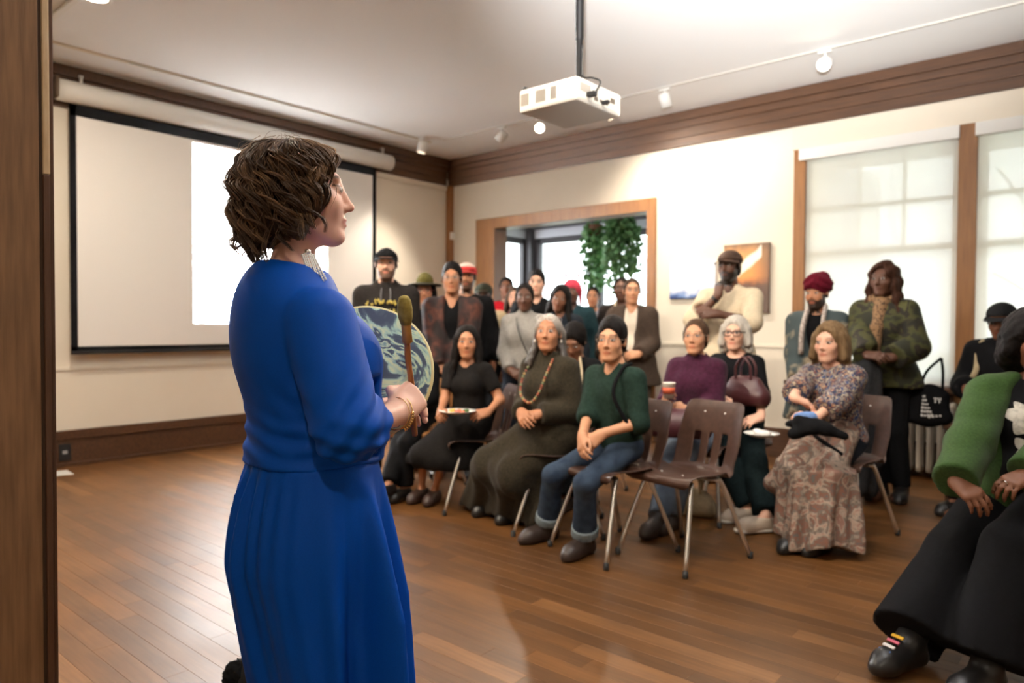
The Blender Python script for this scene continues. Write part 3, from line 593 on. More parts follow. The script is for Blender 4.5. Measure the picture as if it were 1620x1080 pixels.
def surface_nets(f, ax, ay, az):
    s = f < 0; nx, ny, nz = f.shape
    cnt = np.zeros((nx-1, ny-1, nz-1), np.int8)
    for a in (0, 1):
        for b in (0, 1):
            for c in (0, 1): cnt += s[a:nx-1+a, b:ny-1+b, c:nz-1+c]
    act = (cnt > 0) & (cnt < 8); I, J, K = np.nonzero(act); n = len(I)
    if n == 0: return np.zeros((0, 3)), np.zeros((0, 4), int)
    idx = np.full(act.shape, -1, np.int32); idx[I, J, K] = np.arange(n)
    cor = [(a, b, c) for a in (0, 1) for b in (0, 1) for c in (0, 1)]
    val = np.stack([f[I+a, J+b, K+c] for a, b, c in cor], 1)
    X = np.stack([ax[I], ax[I+1]], 1); Y = np.stack([ay[J], ay[J+1]], 1); Z = np.stack([az[K], az[K+1]], 1)
    acc = np.zeros((n, 3), np.float32); w_ = np.zeros(n, np.float32)
    for p in range(8):
        for q in range(p+1, 8):
            a, b = cor[p], cor[q]
            if sum(abs(u-v) for u, v in zip(a, b)) != 1: continue
            va, vb = val[:, p], val[:, q]; c = (va < 0) != (vb < 0); t = np.where(c, va/np.where(c, va-vb, 1), 0)
            pa = np.stack([X[:, a[0]], Y[:, a[1]], Z[:, a[2]]], 1); pb = np.stack([X[:, b[0]], Y[:, b[1]], Z[:, b[2]]], 1)
            acc += np.where(c[:, None], pa+(pb-pa)*t[:, None], 0); w_ += c
    V = acc/w_[:, None]; F = []
    e = s[:-1] != s[1:]; i, j, k = np.nonzero(e[:, 1:-1, 1:-1]); j = j+1; k = k+1
    q = np.stack([idx[i, j-1, k-1], idx[i, j, k-1], idx[i, j, k], idx[i, j-1, k]], 1); fl = s[i, j, k]; q[~fl] = q[~fl][:, ::-1]; F.append(q)
    e = s[:, :-1] != s[:, 1:]; i, j, k = np.nonzero(e[1:-1, :, 1:-1]); i = i+1; k = k+1
    q = np.stack([idx[i-1, j, k-1], idx[i-1, j, k], idx[i, j, k], idx[i, j, k-1]], 1); fl = s[i, j, k]; q[~fl] = q[~fl][:, ::-1]; F.append(q)
    e = s[:, :, :-1] != s[:, :, 1:]; i, j, k = np.nonzero(e[1:-1, 1:-1]); i = i+1; j = j+1
    q = np.stack([idx[i-1, j-1, k], idx[i, j-1, k], idx[i, j, k], idx[i-1, j, k]], 1); fl = s[i, j, k]; q[~fl] = q[~fl][:, ::-1]; F.append(q)
    return V, np.concatenate(F)
def bounds(prims, pad=0.04):
    L = [p for p in prims if p.op == 'add']
    return np.min([p.lo for p in L], 0)-pad, np.max([p.hi for p in L], 0)+pad
def sdf_obj(name, prims, m, parent, h=0.011, disp=None, fine=None, hf=None, paint=None, relax=0):
    lo, hi = bounds(prims)
    fine = fine or ([], [], [])
    ax, ay, az = (_axis(lo[i], hi[i], fine[i], hf or h, h) for i in range(3))
    V, Fq = surface_nets(field(prims, ax, ay, az, disp), ax, ay, az)
    if len(V) == 0: return None
    return from_np(name, V, Fq, m, parent, True, paint(V) if paint else None)
def rotm(yaw=0, pitch=0, roll=0):
    """head turn: yaw left +, pitch up +, roll towards own right + (degrees); columns = right, forward, up"""
    return np.array((Matrix.Rotation(math.radians(yaw), 3, 'Z') @ Matrix.Rotation(math.radians(pitch), 3, 'X') @ Matrix.Rotation(math.radians(roll), 3, 'Y')))
def ik(a, c, l1, l2, pole):
    a = np.asarray(a, float); c = np.asarray(c, float); d = c-a; D = np.linalg.norm(d); u = d/(D+1e-9)
    if D > (l1+l2)*0.995: D = (l1+l2)*0.995; c = a+u*D
    x = (l1*l1-l2*l2+D*D)/(2*D); h = math.sqrt(max(l1*l1-x*x, 0)); p = np.asarray(pole, float); p = p-u*(p@u); p /= np.linalg.norm(p)+1e-9
    return a+u*x+p*h, c
# ------------------------------------------------------------------ people
class T:                                                     # transform of a head or a hand: local (right, forward, up) -> person space
    def __init__(s, c, R, sc=1.0): s.c, s.R, s.s = np.asarray(c, float), R, sc
    def p(s, x, y, z): return s.c+s.R@(np.array([x, y, z], float)*s.s)
    def inv(s, V): return ((V-s.c)@s.R)/s.s
def head_prims(t, fem=False, wide=1.0, jaw=1.0, ears=True):
    s = t.s; R = t.R; E = lambda c, r, k=0.02, op='add': el(t.p(*c), np.array(r)*s, R, k*s, op); C = lambda a, b, ra, rb, k=0.015, op='add': rc(t.p(*a), t.p(*b), ra*s, rb*s, k*s, op)
    W = wide
    L = [E((0, -.016, .034), (.075*W, .094, .083)), E((0, .026, -.028), (.060*W, .066, .082), .03), E((0, .048, -.062), (.041*W*jaw, .040, .046), .03),
         E((0, .075, -.098), (.024*jaw, .020, .017), .022), C((-.046*W*jaw, .0, -.062), (-.020, .066, -.098), .015, .013, .022), C((.046*W*jaw, .0, -.062), (.020, .066, -.098), .015, .013, .022),
         E((.036*W, .064, -.024), (.024, .022, .024), .025), E((-.036*W, .064, -.024), (.024, .022, .024), .025),
         C((-.036, .077, .030), (.036, .077, .030), .014 if not fem else .012, .014 if not fem else .012, .018)]
    for sx in (-1, 1): L.append(E((sx*.031, .102, .008), (.019, .016, .011), .012, 'sub'))
    for sx in (-1, 1): L += [E((sx*.031, .080, .007), (.0145, .0125, .0125), .004)]
    L += [C((0, .087, .018), (0, .106, -.026), .0072, .0100, .010), E((0, .108, -.029), (.0105, .010, .009), .008), E((.0115, .097, -.033), (.0070, .009, .0065), .006), E((-.0115, .097, -.033), (.0070, .009, .0065), .006)]
    L += [E((0, .088, -.0590), (.023, .013, .0065), .007), E((0, .087, -.0700), (.020, .013, .0070), .007), E((0, .1035, -.0645), (.026, .010, .0016), .004, 'sub')]
    if ears:
        for sx in (-1, 1): L += [E((sx*.077*W, -.004, -.002), (.010, .019, .030), .008), E((sx*.086*W, .003, .002), (.006, .010, .017), .006, 'sub')]
    return L
def paint_skin(t, skin, beard=None, lips=None, brows=None, fem=False, blush=0.0):
    skin = np.array(skin); lips = np.array(lips if lips is not None else skin*np.array([0.78, 0.48, 0.46]))
    brows = np.array(brows if brows is not None else (0.02, 0.014, 0.01))
    def fn(V):
        q = t.inv(V); x, y, z = q[:, 0], q[:, 1], q[:, 2]; C = np.tile(skin, (len(V), 1))
        def mix(mk, col): nonlocal C; C = C*(1-mk[:, None])+np.asarray(col)*mk[:, None]
        sm = lambda d, w: np.clip(0.5-d/w, 0, 1)
        front = (y > .05)
        if beard is not None:
            d = np.maximum(-(z+.040+.25*np.abs(x)*0), 0); mk = ((z < -.040) & (z > -.15) & (y > -.0) & (y > .02-0.5*(np.abs(x)-.03)))
            mst = front & (np.abs(x) < .028) & (z < -.043) & (z > -.056)
            side = (np.abs(x) > .05) & (z < .0) & (z > -.07) & (y > -.005) & (y < .05)
            cheek = (z > -.052) & (np.abs(x) < .052) & (y > .05) & ~mst
            m_ = ((mk & ~cheek) | mst | side).astype(float); mix(m_*beard[3], beard[:3])
        lp = sm(np.sqrt((x/.024)**2+((z+.0645)/.0105)**2)-1, .35)*front; mix(lp*0.85, lips)
        for sx in (-1, 1):
            bx_ = (x-sx*.033); bz = z-(.031+.10*np.abs(bx_)*-1+.004)
            mk = sm(np.abs(bz)-(.0045 if not fem else .0032), .003)*(np.abs(bx_) < .020)*front; mix(mk*0.8, brows)
            e = np.sqrt((bx_+sx*.002)**2/.0135**2+((z-.0075)/.0062)**2); mk = sm(e-1, .4)*(y > .07); mix(mk*0.8, (0.48, 0.43, 0.40))
            e = np.sqrt(((bx_+sx*.002)/.0072)**2+((z-.0075)/.0068)**2); mk = sm(e-1, .4)*(y > .07); mix(mk, (0.012, 0.008, 0.006))
            mk = sm(np.abs(z-.0142)-.0022, .002)*(np.abs(bx_) < .016)*(y > .06); mix(mk*.8, brows*0.6)
        if blush:
            for sx in (-1, 1):
                mk = np.clip(1-np.sqrt(((x-sx*.04)/.025)**2+((z+.02)/.02)**2), 0, 1)*(y > .03); mix(mk*blush, skin*np.array([1.0, .62, .55]))
            mk = np.clip(1-np.sqrt((x/.014)**2+((z+.03)/.014)**2), 0, 1)*(y > .09); mix(mk*blush, skin*np.array([1.0, .62, .55]))
        return C
    return fn
def hand_prims(t, side, curl=0.35, spread=0.12, thumb=0.6, s=1.0, cup=None):
    """local frame: forward = along fingers, up = back of the hand, right = right; side +1 right hand (thumb on local left)"""
    L = []; P = t.p; lat = [-.030, -.010, .010, .028]; ln = [.072, .080, .075, .060]; sg = side
    curls = curl if isinstance(curl, (list, tuple)) else [curl]*4
    for i in range(4):
        x = lat[i]*sg; base = (x*0.72, .010, 0); kn = (x, .088-.006*abs(i-1.2), .002)
        L.append(rc(P(*base), P(*kn), .0155*t.s, .0125*t.s, .014*t.s))
    L.append(rc(P(-.010*sg, .02, -.006), P(-.028*sg, .055, -.010), .018*t.s, .014*t.s, .015*t.s))     # ball of the thumb
    for i in range(4):
        x = lat[i]*sg; p = np.array((x, .088-.006*abs(i-1.2), .002)); ang = 0; dx = spread*(i-1.5)*sg; r0 = (.0095, .0098, .0094, .0084)[i]
        for j, fr in enumerate((.45, .31, .24)):
            ang += curls[i]*(0.95, 1.15, 0.8)[j]*1.25
            d = np.array([dx*math.cos(ang), math.cos(ang), -math.sin(ang)]); q = p+d/np.linalg.norm(d)*ln[i]*fr
            L.append(rc(P(*p), P(*q), (r0-.0007*j)*t.s, (r0-.0007*(j+1))*t.s, .0025*t.s)); p = q
    a = np.array((-.020*sg, .028, -.008)); b = a+np.array((-.030*sg, .030, -.008-.012*thumb)); c = b+np.array((-.006*sg+.020*sg*thumb, .030, -.010*thumb)); d = c+np.array((.006*sg+.012*sg*thumb, .024, -.006*thumb))
    L += [rc(P(*a), P(*b), .0145*t.s, .0115*t.s, .010*t.s), rc(P(*b), P(*c), .0112*t.s, .0098*t.s, .003*t.s), rc(P(*c), P(*d), .0098*t.s, .0080*t.s, .003*t.s)]
    return L
def frame_from(fwd, up):
    f = np.asarray(fwd, float); f = f/np.linalg.norm(f); u = np.asarray(up, float); u = u-f*(u@f); u /= np.linalg.norm(u); r = np.cross(f, u); return np.stack([r, f, u], 1)

class Skel: pass
def skeleton(sp):
    """joint positions in person space: +Y forward, +X own right, Z up"""
    J = Skel(); ht = sp.get('ht', 1.70); s = J.s = ht/1.72; J.w = sp.get('girth', 1.0); sit = J.sit = sp.get('sit', False)
    J.fem = sp.get('fem', False)
    hz = sp.get('hipz', (0.555 if sit else 0.915*s)); J.hip = A_(0, 0, hz)
    ln = math.radians(sp.get('lean', 2 if not sit else 3)); tw = math.radians(sp.get('twist', 0)); sl = math.radians(sp.get('slant', 0))
    u = A_(math.sin(sl), math.sin(ln), math.cos(ln)); u /= np.linalg.norm(u); J.u = u
    r = A_(math.cos(tw), math.sin(tw), 0); r -= u*(r@u); r /= np.linalg.norm(r); J.r = r; J.f = np.cross(u, r)
    J.waist = J.hip+u*.155*s; J.chest = J.hip+u*.33*s; J.shc = J.hip+u*.462*s; J.neck = J.hip+u*.512*s-J.f*.010
    shd = sp.get('shd', .014); sw = sp.get('shw', .168 if not J.fem else .152)*s
    J.sh = {1: J.shc+r*sw-u*shd*s, -1: J.shc-r*sw-u*shd*s}
    hw = .088*s*J.w; J.hj = {1: J.hip+A_(hw, 0, 0), -1: J.hip-A_(hw, 0, 0)}
    hp = sp.get('headpos', 0.0); J.headc = J.neck+u*.168*s+J.f*(.024*s+hp)
    y, p, ro = sp.get('head', (0, 0, 0)); base = np.stack([r, J.f, u], 1); b2 = np.stack([A_(math.cos(tw), math.sin(tw), 0), A_(-math.sin(tw), math.cos(tw), 0), A_(0, 0, 1)], 1)
    J.T = T(J.headc, b2@rotm(y, p, ro), sp.get('hs', 1.0)*(s**0.4))
    J.J = {}
    arms = sp.get('arms', {})
    for sd in (1, -1):
        a = arms.get(sd, {}); tgt = a.get('to')
        if tgt is None: tgt = J.sh[sd]+A_(sd*.06, .04, -.50)*s
        pole = a.get('pole', (sd*0.45, -0.7, -0.5)); al = sp.get('arml', 1.0); l1, l2 = .275*s*al, .245*s*al
        e, wst = ik(J.sh[sd], tgt, l1, l2, pole); J.J[sd] = (e, wst)
    J.legs = {}
    if 'feet' not in sp and sit: sp['feet'] = {1: (.10, .42), -1: (-.10, .42)}
    feet = sp.get('feet', {1: (.10, .42), -1: (-.10, .42)} if sit else {1: (.095, 0.0), -1: (-.095, .02)})
    for sd in (1, -1):
        fx = feet[sd]; an = A_(fx[0], fx[1], .085+(fx[2] if len(fx) > 2 else 0)); ll = sp.get('legl', 1.0); k, an = ik(J.hj[sd], an, .425*s*ll, .415*s*ll, sp.get('kpole', (sd*0.15, 1, 0.35) if sit else (0, 1, 0))); J.legs[sd] = (k, an)
    return J
def torso(J, o=0.0, bust=None, belly=0.0, k=0.05, w=None):
    s, w = J.s, (w or J.w); B = np.stack([J.r, J.f, J.u], 1); L = []
    E = lambda c, r, k=k: L.append(el(c, np.array(r), B, k))
    hp = (.168 if J.fem else .155)*s*w+o
    E(J.hip+J.u*.02*s-J.f*.005, (hp, .118*s*w+o, .115*s+o))
    E(J.waist+J.f*(.008+belly*.5), ((.140 if J.fem else .150)*s*w+o, .105*s*w+o+belly*.5, .14*s+o))
    E(J.chest+J.f*.004, ((.150 if J.fem else .165)*s*w+o, .108*s*w+o, .165*s+o))
    if belly: E(J.waist+J.f*(.05+belly)-J.u*.03, (.12*s*w+o, .075*s*w+o+belly*.3, .12*s+o))
    for sd in (1, -1):
        L.append(rc(J.shc+J.r*sd*.05*s+J.u*.006*s, J.sh[sd]-J.r*sd*.014, .052*s*min(w, 1.15)+o*.8, .050*s*min(w, 1.15)+o*.8, k*.7))
        if bust: E(J.chest+J.r*sd*.068*s+J.f*(.075*s)-J.u*.0*s, (.068*s*bust+o, .062*s*bust+o, .072*s*bust+o), .04)
    E(J.shc-J.f*.010+J.u*.016*s, (.080*s+o*.6, .052*s+o*.6, .050*s+o*.4), .05)
    return L
def arm_prims(J, sd, o=0.0, frac=1.0, k=0.03, w=1.0, fore=True, loose=0.0):
    e, wr = J.J[sd]; sh = J.sh[sd]; s = J.s; L = [rc(sh, e, .050*s*w+o, .040*s*w+o+loose*.5, k)]
    if fore:
        b = e+(wr-e)*frac; L.append(rc(e, b, .040*s*w+o+loose*.6, (.040-.014*frac)*s*w+o+loose, k))
    return L
def sleeve(J, sd, o=0.012, frac=0.97, loose=0.0, w=1.0, k=0.03):
    """sleeve ending in an open cuff; frac 0..1 runs along the forearm, negative along the upper arm"""
    e, wr = J.J[sd]; sh = J.sh[sd]; s = J.s; L = []
    if frac <= 0:
        t = 1+frac; b = sh+(e-sh)*t; d = (e-sh)/np.linalg.norm(e-sh); r = (.050-.010*t)*s*w+o+loose
        L.append(rc(sh, b, .050*s*w+o, r, k)); L.append(rc(b+d*(r+.001), b+d*(r+.05), r*1.25, r*1.3, 0.004, 'sub'))
    else:
        b = e+(wr-e)*frac; d = (wr-e)/np.linalg.norm(wr-e); r1 = (.040-.014*frac)*s*w+o+loose
        L += [rc(sh, e, .050*s*w+o, .041*s*w+o+loose*.5, k), rc(e, b, .041*s*w+o+loose*.6, r1, k)]
        L.append(flatcone(b, b+d*.10, r1*1.45, r1*1.45, 0.006, 'sub'))
    return L
def leg_prims(J, sd, o=0.0, frac=1.0, k=0.03, w=None, rk=None, ra=None):
    kn, an = J.legs[sd]; h = J.hj[sd]; s = J.s; w = w or J.w; a = kn+(an-kn)*frac
    rk = (rk if rk is not None else .056*s*w+o); ra = ra if ra is not None else (.056+(.037-.056)*frac)*s*w+o
    return [rc(h, kn, .082*s*w+o, rk, k), rc(kn, a, rk, ra, k)]
def trouser(J, sd, o=0.014, frac=0.97, ra=None, rk=None, k=0.025):
    kn, an = J.legs[sd]; d = (an-kn)/np.linalg.norm(an-kn); b = kn+(an-kn)*frac; L = leg_prims(J, sd, o, frac, k, None, rk, ra); r = ra or .062
    L.append(flatcone(b, b+d*.16, r*1.5+.02, r*1.5+.02, .006, 'sub')); L.append(rc(b-d*.03, b+d*.04, r-.012, r-.006, .004, 'sub'))
    return L
def foot_prims(J, sd, toe=(0, 1), o=0.0, L_=.245, boot=0.0):
    kn, an = J.legs[sd]; s = J.s; t = A_(toe[0], toe[1], 0); t /= np.linalg.norm(t); z0 = an[2]-.085
    heel = A_(an[0], an[1], z0+.035)-t*.035*s; ball = A_(an[0], an[1], z0+.030)+t*(L_*.58)*s; tip = A_(an[0], an[1], z0+.024)+t*(L_*.74)*s
    P = [rc(heel, ball, .036*s+o, .040*s+o, .02), rc(ball, tip, .040*s+o, .028*s+o, .02), rc(an-A_(0, 0, .01), ball+A_(0, 0, .012), .036*s+o, .026*s+o, .03), rc(an, heel, .036*s+o, .034*s+o, .02)]
    if boot: P.append(rc(an, an+(kn-an)/np.linalg.norm(kn-an)*boot, .040*s+o, .046*s+o, .02))
    return P, z0
def shoe(parent, J, sd, m, toe=(0, 1), o=0.009, boot=0.0, sole=None, name='shoe', h=0.009, L_=.245, low=True):
    P, z0 = foot_prims(J, sd, toe, o, L_, boot); t = A_(toe[0], toe[1], 0); t /= np.linalg.norm(t)
    P.append(half((0, 0, -1), -(z0+0.001), 0.004))
    kn, an = J.legs[sd]
    if not boot and low: P.append(half((0, 0, 1), an[2]-.002, .006))
    sdf_obj(name, P, m, parent, h)
    if sole is not None:
        heel = A_(an[0], an[1], 0)-t*.04; L = [rc((heel[0], heel[1], z0+.012), tuple(A_(an[0], an[1], z0+.012)+t*(L_*.75)*J.s), .040*J.s+o, .036*J.s+o, .01), half((0, 0, 1), z0+.022, .003), half((0, 0, -1), -z0-.001, .003)]
        sdf_obj('sole', L, sole, parent, .008)
def neck_prims(J, o=0.0):
    t = J.T; a = t.p(0, -.012, -.06); return [rc(a, J.neck-J.f*.006, .048*J.s*(0.92 if J.fem else 1.08)+o, .052*J.s*(0.92 if J.fem else 1.08)+o, .025), rc(J.neck, J.shc+J.u*.01, .054*J.s+o, .066*J.s+o, .035)]
def body_mesh(parent, J, sp, m, h=0.014, hf=0.005, hands=True, legs=True, fingers=True):
    L = torso(J, -.006) + neck_prims(J)
    for sd in (1, -1):
        L += arm_prims(J, sd, 0, 1.0, .02)
        if legs: L += leg_prims(J, sd, -.004); P, _ = foot_prims(J, sd, sp.get('toe', {}).get(sd, (0, 1)), -.004); L += P
    t = J.T; L += head_prims(t, J.fem, sp.get('fw', 1.0), sp.get('jaw', 1.0 if not J.fem else 0.86), sp.get('ears', True))
    fx, fy, fz = [], [], []
    c = t.c; R = .135*t.s; fx.append((c[0]-R, c[0]+R)); fy.append((c[1]-R*1.05, c[1]+R*1.1)); fz.append((c[2]-.15*t.s, c[2]+.14*t.s))
    if hands:
        for sd in (1, -1):
            a = sp.get('arms', {}).get(sd, {})
            if a.get('hide'): continue
            e, wr = J.J[sd]; fw = np.asarray(a.get('fwd', wr-e), float); up = np.asarray(a.get('up', (sd*0.8, 0.3, 0.5)), float)
            ht = T(wr, frame_from(fw, up), J.s**.5*sp.get('hand', 1.0)); L += [rc(wr-(wr-e)/np.linalg.norm(wr-e)*.02, ht.p(0, .03, 0), .025*J.s, .024*J.s, .02)]
            if fingers:
                L += hand_prims(ht, sd, a.get('curl', .35), a.get('spread', .10), a.get('thumb', .6))
                q = ht.p(0, .08, -.01); r_ = .115; fx.append((q[0]-r_, q[0]+r_)); fy.append((q[1]-r_, q[1]+r_)); fz.append((q[2]-.095, q[2]+.095))
            else: L += [rc(ht.p(0, .02, 0), ht.p(0, .08, -.01), .03, .03, .02), rc(ht.p(0, .08, -.01), ht.p(0, .14, -.05), .027, .022, .02), rc(ht.p(-.02*sd, .03, -.01), ht.p(-.045*sd, .09, -.03), .013, .010, .01)]
    pt = paint_skin(t, sp['skin'], sp.get('beard'), sp.get('lips'), sp.get('brows'), J.fem, sp.get('blush', 0.25))
    return sdf_obj('body', L, m, parent, h, None, (fx, fy, fz), hf, pt)

# ---- hair and headgear, all in head space -----------------------------------
def hair_mat(name, c, c2): return mat('hair_'+name, c, 0.6, spec=0.07, noise=(9, c2, 0.35, 0.68, (9, 9, 1.2), 6), bump=(40, 0.5, (7, 7, 0.7)))
def streak(t, amp=.0045, f=95, f2=22):
    def fn(x, y, z):
        q0 = (x-t.c[0]); q1 = (y-t.c[1]); q2 = (z-t.c[2]); a = np.arctan2(q1, q0)
        return amp*(np.sin(a*f*.28+4*np.sin(q2*f2)+2*np.sin(a*3))+.6*np.sin(a*f*.55+q2*30+3*np.sin(q2*13+a*2)))*0.6
    return fn
def H_(t): 
    s = t.s; R = t.R
    return (lambda c, r, k=.02, op='add': el(t.p(*c), np.array(r)*s, R, k*s, op)), (lambda a, b, ra, rb, k=.02, op='add': rc(t.p(*a), t.p(*b), ra*s, rb*s, k*s, op)), (lambda n, p, k=.01: half(R@np.array(n, float), float((R@np.array(n, float))@t.p(*p))/np.linalg.norm(n), k*s))
def hair_short(t, vol=0.0, fringe=.062, low=-.055, wide=1.0, top=0.0):
    E, C, Hf = H_(t)
    return [E((0, -.020, .038+top*.5), (.0795*wide+vol, .100+vol, .088+vol+top)), E((0, -.055, -.02), (.069*wide+vol*.5, .060+vol*.5, .075)), C((.070*wide+vol*.5, .018, .03), (.0745*wide+vol*.5, .020, -.022), .012, .007, .012), C((-.070*wide-vol*.5, .018, .03), (-.0745*wide-vol*.5, .020, -.022), .012, .007, .012),
            E((0, .120, fringe-.064), (.070, .084, .100), .026, 'sub'), E((.080*wide, .062, -.030), (.030, .042, .046), .012, 'sub'), E((-.080*wide, .062, -.030), (.030, .042, .046), .012, 'sub'), Hf((0, .25, -1), (0, -.03, low), .012)]
def hair_long(t, length=.36, vol=.010, part=0.0, spreadx=.085, front=True, fringe=.065, back=True):
    E, C, Hf = H_(t); L = hair_short(t, vol, fringe, -.2)
    u = np.array([0, 0, 1.0])
    def CW(a, b, ra, rb, k=.03):                              # hangs along world down from the head
        A = t.p(*a); B = A+np.array([b[0], b[1], b[2]])*t.s; return rc(A, B, ra*t.s, rb*t.s, k*t.s)
    if back: L += [CW((0, -.075, .0), (0, -.02, -length), .075, .06), CW((.045, -.06, .0), (.03, -.01, -length*.95), .055, .045), CW((-.045, -.06, .0), (-.03, -.01, -length*.95), .055, .045)]
    if front:
        for sx in (-1, 1):
            L += [CW((sx*.074, .020, .03), (sx*.012, .004, -.12), .024, .026, .02), CW((sx*.082, .012, -.06), (sx*(spreadx-.08+.02), .05, -length*.75), .028, .022, .02)]
    return L
def hair_bob(t, length=.15, vol=.016, fringe=.05, w=.03):
    E, C, Hf = H_(t); L = hair_short(t, vol, fringe, -.2); L += [E((0, -.045, -.05), (.085+vol, .070+vol*.5, .085))]
    for sx in (-1, 1): L += [C((sx*.078, .012, .04), (sx*.094, .020, .02-length*.75), .026, w, .025), C((sx*.080, -.03, .02), (sx*.092, -.02, .0-length), w, w*1.05, .03), C((sx*.05, -.075, 0), (sx*.06, -.07, -length), w*1.2, w*1.2, .03)]
    return L
def hair_tied(t, vol=.002): 
    E, C, Hf = H_(t); L = hair_short(t, vol, .066, -.075); L += [E((0, -.105, -.02), (.035, .035, .04), .02)]; return L
def baseball_cap(parent, t, m, m2=None, side=0, name='cap', crown=(.092, .110, .088), brim_down=0.012, back=False, two=None):
    E, C, Hf = H_(t); L = [E((0, -.014, .040), crown), Hf((0, .12, -1), (0, .02, .042), .004), E((0, -.014, .034), (crown[0]-.007, crown[1]-.007, crown[2]-.006), .003, 'sub')]
    pt = None
    if two is not None:
        def pt(V): q = t.inv(V); k = (q[:, 1] > .02)[:, None] if two[2] == 'front' else (q[:, 2] > two[3])[:, None]; return np.where(k, np.array(two[0]), np.array(two[1]))
    o = sdf_obj(name, L, m, parent, .0065, None, None, None, pt)
    V = []; n, kk = 15, 7; sgn = -1 if back else 1
    for j in range(kk):
        for i in range(n):
            a = -1.15+2.3*i/(n-1); r0 = 1.0; rr = (j/(kk-1)); x = math.sin(a)*(crown[0]-.002+rr*.018); y = math.cos(a)*(crown[1]-.010)+rr*.070*max(math.cos(a*1.25), 0)
            z = .045+.12*.0-brim_down*rr-.018*math.sin(a)**2*rr; V.append((x, sgn*(y-.014), z))
    V = np.array(V); up = np.concatenate([V, V-np.array([0, 0, .004])]); N = n*kk; F = []
    for j in range(kk-1):
        for i in range(n-1):
            a = j*n+i; F += [(a, a+1, a+n+1, a+n), (N+a, N+a+n, N+a+n+1, N+a+1)]
    for i in range(n-1): a = (kk-1)*n+i; F.append((a, a+1, N+a+1, N+a))
    W = np.array([t.p(*v) for v in up]); from_np('brim', W, np.array(F), m2 or m, o, True, None if two is None else np.tile(np.array(two[1] if two[2] != 'front' else two[1]), (len(W), 1)))
    return o
def glasses(parent, t, m, r=.021, thick=.0014, square=False, up=0.0, name='glasses', wide=1.0):
    L = []
    for sx in (-1, 1):
        c = A_(sx*.032*wide, .0985, .004+up); a = np.linspace(0, 2*PI, 25)
        ex = 4 if square else 2; ca, sa = np.cos(a), np.sin(a); ca = np.sign(ca)*np.abs(ca)**(2/ex); sa = np.sign(sa)*np.abs(sa)**(2/ex)
        L.append(([t.p(c[0]+r*1.12*ca[i], c[1]-.25*abs(c[0]+r*ca[i])**1.5, c[2]+r*(.72 if square else .95)*sa[i]) for i in range(25)], thick*t.s))
        L.append(([t.p(sx*(.032*wide+r*1.1), .090, .010+up), t.p(sx*.078, .060, .012+up), t.p(sx*.082, -.005, .008+up), t.p(sx*.078, -.02, -.006+up)], thick*t.s))
    L.append(([t.p(-.011, .099, .008+up), t.p(0, .1015, .011+up), t.p(.011, .099, .008+up)], thick*t.s))
    return tubes(name, L, m, parent)
def noise_disp(amp, f, stretch=(1, 1, 1)): return lambda x, y, z: amp*snoise(x*stretch[0], y*stretch[1], z*stretch[2], f)
M_SKIN = mat('skin', (1, 1, 1), 0.50, spec=0.4, attr='tint', sss=0.0)
M_LENSW = mat('thin_metal', (0.45, 0.38, 0.30), 0.3, 0.8)
PEOPLE = []
M_EYE = mat('eye', (1, 1, 1), 0.25, spec=0.5, attr='tint')
def add_eyes(parent, t, iris=(.020, .011, .007)):
    th = np.array([0, .2, .38, .43, .46, .7, 1.0, 1.35, 1.8]); n = 16; ph = np.arange(n)*2*PI/n
    for sx in (-1, 1):
        V = np.stack([.0132*np.sin(th)[:, None]*np.cos(ph)[None], .0130*np.cos(th)[:, None]*np.ones(n)[None], np.clip(.0132*np.sin(th)[:, None]*np.sin(ph)[None], -.0054, .0054)], -1).reshape(-1, 3)
        C_ = np.where((th < .40)[:, None, None], np.array(iris), np.where((th < .44)[:, None, None], np.array(iris)*.5, np.array([.50, .46, .43])))*np.ones((len(th), n, 1)); C_[th < .21] = (.004, .004, .004)
        W = np.array([t.p(sx*.0305+v[0], .0806+v[1], .0068+v[2]) for v in V]); i = np.arange(len(th)-1)[:, None]*n; j = np.arange(n)[None]; j2 = (j+1) % n
        from_np('eye', W, np.stack([i+j, i+n+j, i+n+j2, i+j2], -1).reshape(-1, 4), M_EYE, parent, True, C_.reshape(-1, 3))
def person(sp):
    """makes the person's Empty, skeleton and body; clothes are added by the caller"""
    J = skeleton(sp); e = empty('person', (sp['at'][0], sp['at'][1], 0), sp['rz'], sp['label'], 'person')
    J.e = e; J.sp = sp
    far = sp.get('far', False)
    dd = (np.array([sp['at'][0], sp['at'][1], CAMH])-CAMP)@_f; hf_ = .0066 if dd < 4.6 else .0080
    body_mesh(e, J, sp, M_SKIN, .022 if not far else .026, hf_ if not far else .0085, True, sp.get('leglegs', True), not far)
    if not far: add_eyes(e, J.T)
    PEOPLE.append((e, J)); return e, J
def facing(p, q): d = np.asarray(q, float)[:2]-np.asarray(p, float)[:2]; return math.atan2(-d[0], d[1])
